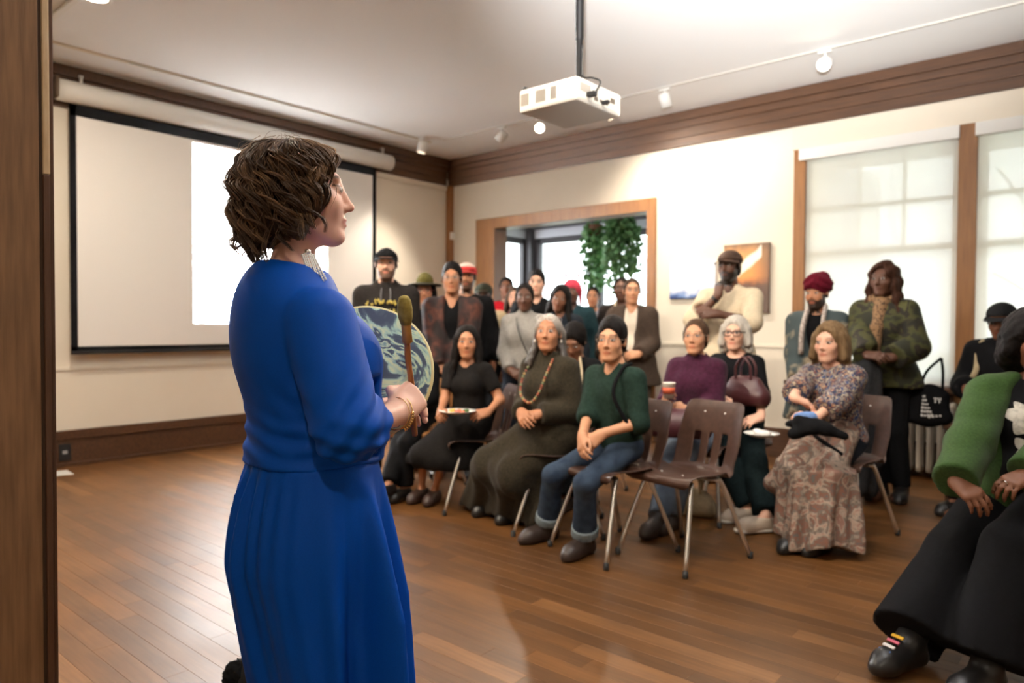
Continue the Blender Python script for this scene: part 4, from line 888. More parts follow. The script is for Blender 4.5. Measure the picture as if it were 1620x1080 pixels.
# ------------------------------------------------------------------ moulded school chairs
def chair_shell_mesh():
    prof = [(.215, .405), (.222, .425), (.210, .441), (.17, .446), (.10, .440), (.03, .434), (-.04, .432), (-.10, .436), (-.145, .449), (-.172, .475), (-.186, .515), (-.197, .56), (-.208, .61), (-.220, .66), (-.233, .71), (-.246, .755), (-.257, .785), (-.262, .797)]
    C = bez(prof, 3)[:, :2]; n = len(C); L = np.linspace(0, 1, n); nu = 31; V = []
    hw = np.interp(L, [0, .06, .3, .45, .55, .7, .9, .965, 1], [.175, .215, .222, .205, .195, .205, .190, .178, .150])
    for i in range(n):
        t = C[min(i+1, n-1)]-C[max(i-1, 0)]; t = t/np.linalg.norm(t); nrm = A_(-t[1], t[0])            # profile normal, towards the sitter
        if nrm[1] < 0 and L[i] < .4: nrm = -nrm
        cup = np.interp(L[i], [0, .1, .3, .5, .75, 1], [.0, .016, .030, .045, .028, .012])
        for j in range(nu):
            u = -1+2*j/(nu-1); d = cup*abs(u)**2.6; V.append((u*hw[i], C[i][0]+abs(nrm[0])*d, C[i][1]+max(nrm[1], 0)*d))
    F = []
    for i in range(n-1):
        lv = (L[i]+L[i+1])/2
        for j in range(nu-1):
            u = -1+2*(j+.5)/(nu-1)
            hole = any(abs(u-c) < .085 for c in (-.42, 0, .42)) and .525 < lv < .735
            if not hole: F.append((i*nu+j, i*nu+j+1, (i+1)*nu+j+1, (i+1)*nu+j))
    me = bpy.data.meshes.new('seat_shell'); me.from_pydata(V, [], F); me.update(); return me
SHELL = chair_shell_mesh()
M_CHB = mat('brown_polypropylene', S(74, 52, 42), 0.33, noise=(40, S(66, 46, 37), .4, .6), bump=(220, .08))
M_CHT = mat('tan_vinyl', S(150, 100, 52), 0.5); M_RIV = mat('rivet_white', (0.75, 0.73, 0.7), 0.3); M_RUB = mat('rubber', (0.02, 0.02, 0.02), 0.7)
def make_chair(m):
    e = empty('stacking_chair'); me = SHELL.copy(); me.materials.clear(); o = link('seat_shell', me, m, e, True)
    md = o.modifiers.new('thick', 'SOLIDIFY'); md.thickness = .007; md.offset = 0; sb = o.modifiers.new('round', 'SUBSURF'); sb.levels = 1; sb.render_levels = 1
    for sx in (-1, 1):
        for top_, foot in (((sx*.135, .120, .415), (sx*.225, .265, .012)), ((sx*.135, -.075, .412), (sx*.225, -.245, .012))):
            P = bez([(sx*.02, top_[1], .408), (sx*.10, top_[1], .410), top_, (top_[0]+sx*.022, top_[1]+(.028 if top_[1] > 0 else -.03), .375), foot], 6)
            lg = tube('leg', P, .0115, M_CHROME, e, 10)
            lathe('foot_glide', [(.0, -.014), (.013, -.014), (.0145, -.005), (.0135, .02), (.0, .022)], M_RUB, lg, 12, (foot[0], foot[1], .014))
    for sx in (-1, 1):
        lathe('rivet', [(.0, 0), (.006, 0), (.005, .003), (0, .004)], M_RIV, e, 10, (sx*.065, -.237, .735), (0, 1, .2)); lathe('rivet', [(.0, 0), (.006, 0), (.005, .003), (0, .004)], M_RIV, e, 10, (sx*.07, .105, .446), (0, 0, 1))
    return e
def copy_tree(o, parent=None):
    c = o.copy(); COL.objects.link(c); c.parent = parent
    for ch in list(o.children): copy_tree(ch, c)
    return c
CH0 = make_chair(M_CHB); _used = [False]
def place_chair(p, rz, label, m=None, feet=None):
    if feet is not None:                                     # the sitter's knees give the chair's heading; the sitter sits a little forward
        fx = (feet[1][0]+feet[-1][0])/2; fy = (feet[1][1]+feet[-1][1])/2; rz = rz-0.75*math.atan2(fx, max(fy, .1)); p = (p[0]+.065*math.sin(rz), p[1]-.065*math.cos(rz))
    if m is not None: c = make_chair(m)
    elif not _used[0]: c = CH0; _used[0] = True
    else: c = copy_tree(CH0)
    c.location = (float(p[0]), float(p[1]), 0); c.rotation_euler = (0, 0, rz); tag(c, label, 'chair', 'moulded stacking chairs'); return c
_A, _B, _C, _D = floor_at(980, 873), floor_at(1072, 922), floor_at(1195, 893), floor_at(1090, 838)
_c = (_A+_B+_C+_D)/4; _fw = (_A+_B)/2-(_C+_D)/2
place_chair(_c, math.atan2(-_fw[0], _fw[1]), 'empty brown moulded chair with three slots in its back, standing in front')
# ------------------------------------------------------------------ the audience
SPK = np.array([-1.36, 0.93, 1.45])
def W2L(sp, w):
    d = np.asarray(w, float)-np.array([sp['at'][0], sp['at'][1], 0]); c, s_ = math.cos(-sp['rz']), math.sin(-sp['rz']); return A_(d[0]*c-d[1]*s_, d[0]*s_+d[1]*c, d[2])
def dirL(sp, d): c, s_ = math.cos(-sp['rz']), math.sin(-sp['rz']); return A_(d[0]*c-d[1]*s_, d[0]*s_+d[1]*c, d[2])
def spec(px, ytop, D, face=None, sit=False, pad=.018, lean=None, look_at=None, pitch=0, roll=0, yaw=None, hipz=None, **kw):
    """places a person so that the top of the head is at (px, ytop) of the photograph at depth D"""
    h = at(px, ytop, D); Hh = h[2]-pad; hz = hipz if hipz is not None else .555
    s = (Hh-hz-.117)/.675 if sit or hipz is not None else (Hh-.117)/1.59
    rz = facing(h, SPK if face is None else face) if not isinstance(face, (int, float)) else face
    ln = (3 if sit else 2) if lean is None else lean
    off = .68*s*math.sin(math.radians(ln))+.02; fw = A_(-math.sin(rz), math.cos(rz))
    sp = dict(kw); sp.update(ht=s*1.72, at=(h[0]-fw[0]*off, h[1]-fw[1]*off), rz=rz, sit=sit, lean=ln)
    if hipz is not None: sp['hipz'] = hipz
    if yaw is None:
        yw = math.degrees(facing(h, SPK if look_at is None else look_at)-rz); yw = (yw+180) % 360-180; yaw = max(-60, min(60, yw))
    sp['head'] = (yaw, pitch, roll)
    if 'feetw' in sp: sp['feet'] = {k: tuple(W2L(sp, v)[:2]) for k, v in sp['feetw'].items()}
    for a in sp.get('arms', {}).values():
        if 'tow' in a: a['to'] = W2L(sp, a['tow'])
    return sp
def top(e, J, m, o=.014, slv=(.97, .97), neck='crew', hem=None, bust=None, belly=0.0, loose=0.0, name='shirt', h=.0135, disp=None, w=None, extra=None, sw=1.0, nk=.062, paint=None, pre=None):
    L = torso(J, o, bust, belly, .05, w)+(pre or [])
    hem = J.hip[2]-.06 if hem is None else hem
    if hem < J.hip[2]-.08 and not J.sit:
        for sd in (1, -1): L.append(rc(J.hip, A_(J.hj[sd][0]*.9, 0, hem), .15*J.s*J.w+o, .14*J.s*J.w+o, .05))
    for i, sd in enumerate((1, -1)):
        if slv[i] is not None: L += sleeve(J, sd, o, slv[i], loose, sw)
    if neck in ('turtle', 'cowl', 'collar', 'hood'):
        r = {'turtle': .064, 'cowl': .074, 'collar': .066, 'hood': .085}[neck]; hh = {'turtle': .055, 'cowl': .07, 'collar': .035, 'hood': .05}[neck]
        L.append(rc(J.neck-J.u*.01, J.neck+J.u*(hh-.02)+J.f*.004, r*J.s+.004, r*J.s, .03))
        if neck == 'hood': L.append(el(J.neck-J.f*.075+J.u*.0, A_(.12, .055, .06)*J.s, None, .03))
        L.append(rc(J.neck+J.u*(hh*.4), J.neck+J.u*.18+J.f*.02, r*J.s-.009, r*J.s, .008, 'sub'))
    else: L.append(rc(J.neck+J.u*.022+J.f*.01, J.neck+J.u*.15+J.f*.03, nk*J.s, nk*J.s+.02, .012, 'sub'))
    if neck in ('v', 'collar', 'open'):
        dp = {'v': .13, 'collar': .05, 'open': .40}[neck]
        L.append(rc(J.neck+J.u*.03+J.f*.06, J.neck-J.u*dp*J.s+J.f*(.155*J.s*J.w+belly), .042, .014, .01, 'sub') if neck != 'open' else rc(J.neck+J.u*.02+J.f*.09, J.hip+J.f*(.20*J.s*J.w+o+belly*2), .060, .050, .008, 'sub'))
    if extra: L += extra
    L.append(half((0, 0, -1), -hem, .006))
    return sdf_obj(name, L, m, e, h, disp or noise_disp(.0035, 26, (1, 1, .6)), None, None, paint)
def pants(e, J, m, o=.014, frac=.97, ra=.062, rk=None, name='trousers', h=.014, topz=None, disp=None):
    s, w = J.s, J.w; L = [el(J.hip+J.u*.02*s-J.f*.005, A_((.168 if J.fem else .155)*s*w+o, .118*s*w+o, .12*s+o), None, .04)]
    L += leg_prims(J, 1, o, frac, .03, None, rk, ra)+leg_prims(J, -1, o, frac, .03, None, rk, ra)
    for sd in (1, -1):
        kn, an = J.legs[sd]; d = (an-kn)/np.linalg.norm(an-kn); b = kn+(an-kn)*frac; r = ra
        L.append(flatcone(b, b+d*.14, r*1.25+.015, r*1.25+.015, .006, 'sub'));
    return sdf_obj(name, L, m, e, h, disp or noise_disp(.004, 22, (1, 1, .5)))
def skirt(e, J, m, hem=.06, r0=.10, r1=.13, name='skirt', h=.012, topz=.62, fold=.006, back=True, sway=0.0):
    """skirt of a seated person falling over the thighs and from the knees"""
    s = J.s; mk = (J.legs[1][0]+J.legs[-1][0])/2; L = [el(J.hip+A_(0, .0, .03), A_(.205*s*J.w, .15*s*J.w, .13), None, .05)]
    for sd in (1, -1):
        kn, an = J.legs[sd]; L += [rc(J.hj[sd], kn, r0*s, r0*.82*s, .07), rc(kn-A_(0, .03, .01), A_(an[0]*1.25+sway, an[1]-.02, hem), r0*.80*s, r1*s, .08)]
    L += [rc(J.hip, mk, .10*s, .075*s, .07), rc(mk-A_(0, .04, .02), A_(mk[0]+sway, (J.legs[1][1][1]+J.legs[-1][1][1])/2-.03, hem), .075*s, r1*s, .08)]
    if back: L += [rc(J.hip, A_(0, .10, hem+.05), .13*s, .12*s, .08)]
    L += [half((0, 0, -1), -hem, .008), half((0, 0, 1), topz+.06, .02)]
    return sdf_obj(name, L, m, e, h, lambda x, y, z: fold*np.sin(x*48+7*np.sin(z*6)+3*np.sin(y*9))*np.clip((.5-z)*3+.25, 0, 1)+.003*snoise(x, y, z, 25))
def cloth(name, c, c2=None, rough=.88, sheen=0.0, sc=60): return MATS['cloth_'+name] if 'cloth_'+name in MATS else mat('cloth_'+name, c, rough, spec=.12, sheen=sheen, noise=(sc, c2 or tuple(v*.8 for v in c), .35, .65), bump=(350, .15))
K_BLK = cloth('black', (.006, .006, .007)); K_CHAR = cloth('charcoal', (.028, .028, .030)); K_JEAN = cloth('jeans', S(62, 76, 94), S(44, 56, 74), sc=14); K_NAVY = cloth('navy', (.013, .017, .026))
M_BOOT = mat('brown_leather', S(52, 40, 35), .45, bump=(90, .2)); M_BLEATH = mat('black_leather', (.012, .011, .011), .35, bump=(90, .15)); M_SOLE = mat('pale_sole', (.62, .57, .49), .7)
K_HB = hair_mat('black', (.007, .006, .006), (.014, .011, .010)); K_HD = hair_mat('dark_brown', (.025, .014, .009), (.045, .026, .016)); K_HG = hair_mat('silver', (.30, .27, .24), (.17, .15, .13)); K_HW = hair_mat('white', (.55, .51, .45), (.38, .34, .29)); K_HL = hair_mat('blond', (.21, .135, .070), (.12, .072, .036)); K_HA = hair_mat('auburn', (.060, .026, .016), (.030, .013, .009)); K_HM = hair_mat('mid_brown', (.055, .031, .019), (.09, .052, .03))
SK_L = S(226, 176, 150); SK_M = S(200, 146, 112); SK_T = S(176, 122, 90); SK_B = S(122, 80, 58); SK_D = S(92, 60, 45)

# --- front row -----------------------------------------------------------------
# green shirt, jeans, boots
sp = spec(966, 500, 3.80, face=(-2.45, .6), sit=True, lean=6, girth=.93, skin=SK_M, pitch=2, fw=.98, arms={1: dict(tow=at(921, 690, 3.68), pole=(.5, -.5, -.6), fwd=(-.55, .6, -.75), up=(.6, .5, .6), curl=.32, thumb=.5), -1: dict(tow=at(952, 686, 3.66), pole=(-.5, -.5, -.6), fwd=(.55, .6, -.72), up=(-.6, .6, .6), curl=.40, thumb=.5)},
    feetw={1: floor_at(866, 853), -1: floor_at(925, 876)}, label='person in dark green shirt and cuffed jeans sitting with hands clasped', look_at=(-1.3, .4, 1.4))
e, J = person(sp); K_GRN = cloth('bottle_green', S(36, 54, 46), S(28, 44, 38))
top(e, J, K_GRN, .016, (.30, .22), 'collar', hem=.50, loose=.008)
pants(e, J, K_JEAN, .012, .93, .066)
for sd in (1, -1):
    kn, an = J.legs[sd]; d = (an-kn)/np.linalg.norm(an-kn); b = kn+(an-kn)*.93
    sdf_obj('trouser_cuff', [flatcone(b-d*.055, b, .071, .073, .01), rc(b-d*.01, b+d*.06, .060, .064, .004, 'sub')], cloth('denim_pale', S(128, 142, 150)), e, .009)
    shoe(e, J, sd, M_BOOT, (sd*.15, 1), .012, .14, None, 'boot', L_=.26)
sdf_obj('hair', hair_short(J.T, .004, .052, -.045, 1.0, .018), K_HB, e, .0065, streak(J.T, .003))
glasses(e, J.T, M_LENSW, .021, .0011)
tubes('shoulder_strap', [(bez([J.sh[-1]+A_(.055, -.03, .075), J.sh[-1]+A_(.045, .055, .05), J.chest+A_(-.10, .14, .02), J.waist+A_(-.16, .10, .0)], 6), .010)], K_BLK, e)
GREEN = (e, J, sp)
place_chair(np.array(sp['at'])-A_(-math.sin(sp['rz']), math.cos(sp['rz']))*-.03, sp['rz']-.12, 'brown chair under the person in the green shirt')

# olive knit dress, silver hair, bead necklace
sp = spec(866, 493, 4.22, face=(-2.55, .2), sit=True, lean=2, fem=True, girth=1.02, skin=SK_T, pitch=8, arms={1: dict(tow=at(824, 652, 4.12), pole=(.45, -.5, -.8), fwd=(-.75, .55, -.35), up=(.3, .7, .6), curl=.35), -1: dict(tow=at(852, 655, 4.08), pole=(-.45, -.5, -.8), fwd=(.75, .5, -.3), up=(-.3, .7, .7), curl=.40)},
    feetw={1: floor_at(780, 810), -1: floor_at(817, 822)}, label='silver-haired woman in olive knit dress and bead necklace, hands folded in lap', look_at=(-1.2, .6, 1.5))
e, J = person(sp); K_OLV = cloth('olive_knit', S(54, 48, 36), S(40, 35, 26), .9, .05, 90)
top(e, J, K_OLV, .026, (.95, .95), 'cowl', hem=.47, bust=1.0, loose=.014, name='knit_top')
skirt(e, J, K_OLV, .030, .145, .160, 'knit_skirt')
shoe(e, J, 1, M_BLEATH); shoe(e, J, -1, M_BLEATH)
L = hair_long(J.T, .26, .004, front=False, fringe=.072); E_, C_, Hf_ = H_(J.T)
L += [C_((.07, -.03, -.04), (.115, .0, -.19), .024, .030, .03), C_((-.07, -.03, -.04), (-.115, .0, -.19), .024, .030, .03)]
sdf_obj('hair', L, mat('hair_silver_tips', (1, 1, 1), .42, attr='tint', bump=(40, .5, (7, 7, .7))), e, .007, streak(J.T, .003), paint=lambda V, t=J.T: np.clip((t.inv(V)[:, 2]+.02)/.09, 0, 1)[:, None]*np.array([.33, .29, .25])+(1-np.clip((t.inv(V)[:, 2]+.02)/.09, 0, 1))[:, None]*np.array([.032, .024, .019]))
glasses(e, J.T, M_CHROME, .022, .0014, up=.085, name='raised_glasses')
E_, C_, Hf_ = H_(J.T)
ear = sdf_obj('earring', [E_((.083, .0, -.045), (.007, .007, .012), 0)], mat('pearl', (.7, .68, .62), .25), e, .004)
ear = sdf_obj('earring', [E_((-.083, .0, -.045), (.007, .007, .012), 0)], mat('pearl', (.7, .68, .62), .25), e, .004)
NB = bez([J.neck+A_(-.070, .075, .0), J.neck+A_(-.080, .160, -.10), J.neck+A_(-.060, .205, -.20), J.neck+A_(0, .205, -.245), J.neck+A_(.060, .205, -.20), J.neck+A_(.080, .160, -.10), J.neck+A_(.070, .075, .0)], 7)
bead = lathe('bead', [(0, -.008), (.0055, -.006), (.0078, 0), (.0055, .006), (0, .008)], mat('bead_coral', S(168, 92, 66), .4), e, 8); bcols = [mat('bead_coral', None), mat('bead_sand', S(186, 150, 96), .4), mat('bead_rust', S(140, 70, 50), .4), mat('bead_jade', S(130, 140, 100), .4)]
bmeshes = []
for m_ in bcols:
    me = bead.data.copy(); me.materials.clear(); me.materials.append(m_); bmeshes.append(me)
bead.location = NB[0]
for i, q in enumerate(NB[1:]):
    c = bpy.data.objects.new('bead', bmeshes[(i*7//5) % 4]); COL.objects.link(c); c.parent = e; c.location = q
place_chair(sp['at'], sp['rz'], 'chair hidden under the woman in the olive knit dress', None, J.sp.get('feet'))

# black dress, plate on lap
sp = spec(738, 510, 4.72, face=(-2.2, .2), sit=True, lean=2, fem=True, girth=.86, skin=SK_T, shw=.165, arms={1: dict(tow=at(697, 650, 4.55), pole=(.4, -.8, -.5), fwd=(-.3, .8, -.2), up=(.8, .1, .6), curl=.45), -1: dict(tow=at(772, 652, 4.52), pole=(-.4, -.8, -.5), fwd=(.35, .8, -.1), up=(-.7, .1, .7), curl=.45)},
    feetw={1: floor_at(668, 791), -1: floor_at(688, 794)}, toe={1: (.1, 1), -1: (-.1, 1)}, label='young woman in short-sleeved black dress with a plate of food on her lap', look_at=(-.6, .3, 1.4))
e, J = person(sp); K_BDR = cloth('black_dress', S(29, 27, 26), S(23, 21, 21))
top(e, J, K_BDR, .012, (-.35, -.35), 'crew', hem=.47, bust=.9, nk=.078, name='dress_top'); skirt(e, J, K_BDR, .26, .125, .09, 'dress_skirt', topz=.60, fold=.004)
sdf_obj('hair', hair_long(J.T, .34, .006, fringe=.066), K_HB, e, .007, streak(J.T))
for sd in (1, -1): shoe(e, J, sd, mat('brown_sandal', S(58, 40, 34), .5), (sd*.1, 1), .006, low=True, name='sandal')
PLW = (at(697, 650, 4.5)+at(772, 652, 4.5))/2
place_chair(sp['at'], sp['rz'], 'dark chair under the woman holding a plate', None, J.sp.get('feet'))
pl = empty('dinner_plate', PLW+A_(.0, -.06, -.005), 0, 'white paper plate with food on the lap of the woman in black', 'plate')
lathe('plate', [(0, 0), (.07, 0), (.085, .006), (.115, .016), (.117, .019), (.085, .010), (.07, .005), (0, .005)], mat('paper_plate', (.78, .76, .72), .6), pl, 28)
for q, r_, m_ in (((-.05, .0, .012), .02, S(205, 170, 80)), ((-.02, .03, .012), .018, S(200, 150, 90)), ((.01, -.01, .012), .022, S(190, 110, 90)), ((.05, .02, .016), .020, S(60, 90, 40)), ((.06, -.02, .012), .016, S(196, 90, 50))):
    sdf_obj('food', [el(q, (r_, r_*.8, r_*.6), None, 0), el(A_(*q)+A_(r_*.5, r_*.3, .004), (r_*.6, r_*.6, r_*.5), None, .004)], mat('food_%d' % int(m_[0]*1e4+m_[1]*1e3), m_, .6), pl, .005)

# dark jacket, half hidden behind the drum
sp = spec(655, 517, 5.12, face=(-3.3, .2), sit=True, lean=6, girth=1.0, skin=SK_T, beard=(.015, .012, .01, .75), label='person in black jacket half hidden behind the drum, sitting on a tan seat', feetw={1: floor_at(610, 800), -1: floor_at(640, 790)}, arms={1: dict(to=(.12, .25, .62)), -1: dict(to=(-.12, .25, .62))})
e, J = person(sp); top(e, J, K_BLK, .026, (.97, .97), 'collar', hem=.47, loose=.012, name='jacket'); pants(e, J, K_BLK, .016)
sdf_obj('hair', hair_short(J.T, .006), K_HB, e, .007, streak(J.T)); shoe(e, J, 1, M_BLEATH); shoe(e, J, -1, M_BLEATH)
q = (floor_at(660, 783)+floor_at(692, 772))/2
place_chair(np.array(sp['at'])+A_(.02, -.02), sp['rz'], 'chair with tan seat behind the drum mallet', M_CHT, J.sp.get('feet'))

# --- second row ------------------------------------------------------------------
# purple fleece, paper cup
sp = spec(1100, 500, 4.48, face=(-1.9, .3), sit=True, lean=4, fem=True, girth=1.02, skin=SK_M, pitch=3, arms={1: dict(tow=at(1050, 640, 4.34), pole=(.4, -.6, -.7), fwd=(-.35, .5, .45), up=(.8, .5, .1), curl=.55), -1: dict(tow=at(1088, 650, 4.28), pole=(-.4, -.6, -.7), fwd=(.9, .25, .1), up=(0, .9, .3), curl=.5)},
    feetw={1: floor_at(1040, 845), -1: floor_at(1062, 838)}, label='woman in purple fleece with thin glasses holding a paper cup')
e, J = person(sp); K_PUR = cloth('plum_fleece', S(66, 26, 48), S(50, 19, 37), .9, .06)
top(e, J, K_PUR, .024, (.97, .97), 'turtle', hem=.50, bust=.95, loose=.010, name='fleece'); pants(e, J, cloth('pale_jeans', S(112, 124, 140), S(90, 102, 118), sc=14), .016)
sdf_obj('hair', hair_tied(J.T), K_HM, e, .007, streak(J.T, .002)); glasses(e, J.T, M_LENSW, .022, .0012)
for sd in (1, -1): shoe(e, J, sd, M_BOOT, (0, 1), .012, .10, None, 'boot')
PURP = (e, J, sp); place_chair(sp['at'], sp['rz'], 'chair under the woman in the purple fleece', None, J.sp.get('feet'))
cw = at(1058, 618, 4.22)
cp = empty('paper_cup', cw-A_(0, 0, .045), 0, 'white paper coffee cup with orange band in hand of purple fleece woman', 'cup')
lathe('cup_body', [(0, 0), (.029, 0), (.038, .088), (.041, .092), (.038, .094), (.036, .088), (.028, .006), (0, .006)], mat('cup_white', (.74, .68, .60), .5), cp, 24); lathe('sleeve_band', [(.0325, .028), (.0366, .066), (.0373, .066), (.0332, .028)], mat('cup_band', S(196, 88, 56), .6), cp, 24)

# white hair, black frames, black top, maroon bag
sp = spec(1163, 497, 4.84, face=(-1.75, .4), sit=True, lean=3, fem=True, girth=1.05, skin=SK_L, arms={1: dict(tow=at(1140, 640, 4.5), pole=(.4, -.6, -.7), fwd=(-.5, .7, -.1), up=(.4, .2, .8)), -1: dict(tow=at(1205, 668, 4.45), pole=(-.4, -.6, -.7), fwd=(.5, .7, -.2), up=(-.4, .2, .8))},
    legl=1.12, feetw={1: floor_at(1186, 824), -1: floor_at(1212, 842)}, toe={1: (.63, .77), -1: (.63, .77)}, label='white-haired woman in black top with dark glasses and maroon handbag', brows=(.2, .18, .16))
e, J = person(sp); top(e, J, K_BLK, .016, (.55, .55), 'crew', hem=.50, bust=1.05, nk=.074, name='black_top'); pants(e, J, cloth('dark_teal', S(22, 34, 36), S(16, 26, 28)), .022, .95, .075)
sdf_obj('hair', hair_bob(J.T, .115, .012, .050, .026), K_HW, e, .007, streak(J.T)); glasses(e, J.T, mat('dark_frame', S(40, 24, 24), .35), .024, .0032, True)
for sd in (1, -1): shoe(e, J, sd, mat('white_canvas', S(196, 178, 158), .8), (.63, .77), .012, sole=M_SOLE, name='slip_on')
WHT = (e, J, sp); place_chair(sp['at'], sp['rz'], 'chair under the white-haired woman with dark glasses', None, J.sp.get('feet'))
def handbag(p, rz, m, w, h, d, label, handles=True, buckle=True, name='handbag'):
    b = empty(name, p, rz, label, 'bag')
    sdf_obj('bag_body', [rc((-w/2+.04, 0, .05), (w/2-.04, 0, .05), .05+d/4, .05+d/4, .03), rc((-w/2+.06, 0, h-.04), (w/2-.06, 0, h-.04), d/4, d/4, .06), el((0, 0, h*.45), (w/2-.015, d/2, h*.5), None, .04), half((0, 0, -1), 0.0, .01)], m, b, .011, noise_disp(.004, 20))
    if handles:
        for s_ in (-1, 1): tube('handle', bez([(-w*.2, s_*.03, h-.03), (-w*.18, s_*.035, h+.06), (0, s_*.035, h+.115), (w*.18, s_*.035, h+.06), (w*.2, s_*.03, h-.03)], 6), .009, m, b)
    if buckle: box('clasp', -.012, .012, d/2-.004, d/2+.008, h*.55, h*.72, mat('brass', (.72, .48, .16), .25, 1.0), b, .003)
    return b
M_MAR = mat('maroon_leather', S(70, 32, 34), .40, bump=(70, .15)); M_PLUM = mat('plum_leather', S(74, 34, 40), .42, bump=(70, .15))
handbag(A_(*at(1179, 640, 4.60)), sp['rz']+PI-.15, M_MAR, .26, .19, .11, 'maroon leather handbag with brass clasp on the lap of the white-haired woman')
handbag(A_(*at(1068, 690, 4.22)), PURP[2]['rz']+.25, M_PLUM, .34, .16, .13, 'plum shoulder bag across the knees of the purple fleece woman', False, False)
p2 = at(1205, 690, 4.22); pl = empty('paper_plate', p2, 0, 'crumpled white paper plate beside the floral blouse', 'plate')
lathe('plate', [(0, 0), (.06, 0), (.075, .006), (.10, .018), (.102, .021), (.075, .010), (.06, .005), (0, .005)], mat('paper_plate', None), pl, 24)
sdf_obj('napkin', [el((.01, 0, .02), (.05, .04, .016), None, 0), el((-.03, .02, .024), (.03, .03, .016), None, .01)], mat('napkin', (.72, .70, .68), .8), pl, .008, noise_disp(.005, 60))

# floral blouse, bobbed blond hair, patterned coat over her knees
sp = spec(1312, 504, 4.02, face=(-1.95, .75), sit=True, lean=7, fem=True, girth=1.12, skin=SK_L, pitch=-2, blush=.4, look_at=(-1.75, .6, 1.4), arms={1: dict(tow=at(1246, 640, 3.72), pole=(1, -.3, -.4), fwd=(-.25, .1, -.1), up=(.2, .4, .9), curl=.28), -1: dict(tow=at(1262, 690, 3.66), pole=(-1, -.1, -.6), fwd=(.9, .5, .1), up=(-.2, .5, .8), curl=.5)},
    feetw={1: floor_at(1262, 868), -1: floor_at(1300, 872)}, label='woman with blond bob in a blue floral blouse, patterned coat over her knees', brows=(.16, .10, .06))
sp['arms'][1]['fwd'] = dirL(sp, at(1285, 655, 3.70)-at(1246, 640, 3.72)); 
e, J = person(sp)
K_FLO = ramp_mat('cloth_floral', 36, [(0, S(30, 52, 96)), (.38, S(34, 58, 104)), (.41, S(176, 158, 134)), (.45, S(186, 170, 146)), (.47, S(34, 36, 52)), (.54, S(36, 50, 82)), (.58, S(120, 62, 44)), (.63, S(176, 150, 120)), (.67, S(38, 52, 84)), (1, S(60, 76, 110))], .75, .6, 2)
top(e, J, K_FLO, .024, (.55, .60), 'crew', hem=.50, bust=1.15, loose=.022, name='floral_blouse', nk=.066)
K_PAI = ramp_mat('cloth_paisley', 17, [(0, S(120, 108, 100)), (.36, S(142, 104, 90)), (.44, S(168, 148, 132)), (.52, S(104, 96, 88)), (.60, S(128, 84, 66)), (.68, S(92, 92, 90)), (1, S(130, 110, 90))], .8, 1.2, 5)
pants(e, J, K_NAVY, .014); 
for sd in (1, -1): shoe(e, J, sd, M_BLEATH)
sdf_obj('hair', hair_bob(J.T, .135, .012, .056, .027), K_HL, e, .0065, streak(J.T, .004))
FLO = (e, J, sp); place_chair(sp['at'], sp['rz']-.05, 'chair under the woman in the floral blouse', None, J.sp.get('feet'))
# coat draped over knees: a thing of its own
co = empty('draped_coat', (sp['at'][0], sp['at'][1], 0), sp['rz'], 'rust and grey patterned coat draped over the knees of the floral blouse woman', 'coat')
mk = (J.legs[1][0]+J.legs[-1][0])/2
def coat_fn(c0, z0, z1):
    def fn(x, y, z):
        t_ = np.clip((z1-z)/(z1-z0), 0, 1); X = x-(c0[0]-.02*t_); Y = y-(c0[1]+.03*t_); th = np.arctan2(Y, X)
        a_ = .195+.030*t_; b_ = .165+.035*t_; f_ = (.017*np.sin(th*7+1.5*t_+.6)+.009*np.sin(th*15+2*t_))*np.clip(t_*1.8+.1, 0, 1)
        hem_ = z0+.030*np.sin(th*3+.5)+.02
        return np.maximum((np.sqrt((X/a_)**2+(Y/b_)**2)-1)*.17+f_, np.maximum(hem_-z, z-z1))
    return Prim(fn, (c0[0]-.32, c0[1]-.32, z0), (c0[0]+.32, c0[1]+.32, z1), .05)
L = [coat_fn((mk[0]-.03, mk[1]-.045), .03, mk[2]+.02), rc(J.hj[1]+A_(.0, .12, .05), J.legs[1][0]+A_(.0, .0, .02), .08, .078, .05), rc(J.hj[-1]+A_(-.02, .12, .05), J.legs[-1][0]+A_(-.02, .0, .02), .085, .08, .05), rc(J.hip+A_(0, .16, .03), mk+A_(0, .0, .0), .08, .07, .05),
     rc(J.legs[1][0]+A_(.02, .02, -.02), A_(J.legs[1][0][0]+.09, J.legs[1][0][1]+.05, .33), .06, .05, .05), half((0, 0, -1), -.025, .01)]
sdf_obj('coat_cloth', L, K_PAI, co, .009, noise_disp(.004, 24))
bpy.context.view_layer.update(); cc_ = co.children[0]; im_ = cc_.matrix_world.inverted(); bp_ = []
for x_, y_ in ((1268, 672), (1290, 690), (1312, 706), (1332, 720), (1352, 734)):
    ok_, lo_, no_, _ = cc_.ray_cast(im_ @ Vector(CAMP), (im_.to_3x3() @ Vector(at(x_, y_, 1)-CAMP)).normalized())
    if ok_: bp_.append(np.array(lo_+no_*.004))
if len(bp_) > 2: tube('coat_belt', bez(bp_, 6), .013, K_BLK, co, flat=.5)
bq = at(1292, 655, 3.64); pb = empty('fabric_pouch', bq+A_(0, 0, -.07), sp['rz'], 'black fabric pouch with pale blue lining under the floral blouse woman\'s hand', 'bag')
sdf_obj('pouch', [rc((-.06, 0, .0), (.08, .02, .03), .032, .036, .03), rc((.06, .03, .03), (.17, -.02, .0), .03, .018, .02), rc((-.05, .0, .0), (-.13, -.03, -.03), .03, .02, .02), rc((.0, .04, .0), (.1, .05, -.04), .03, .03, .03)], K_BLK, pb, .009, noise_disp(.006, 30)); sdf_obj('lining', [rc((.03, .0, .05), (.09, .02, .045), .030, .024, .02), rc((.06, .02, .05), (.06, -.03, .055), .024, .018, .02)], cloth('pale_blue', S(110, 140, 190)), pb, .008, noise_disp(.004, 40))

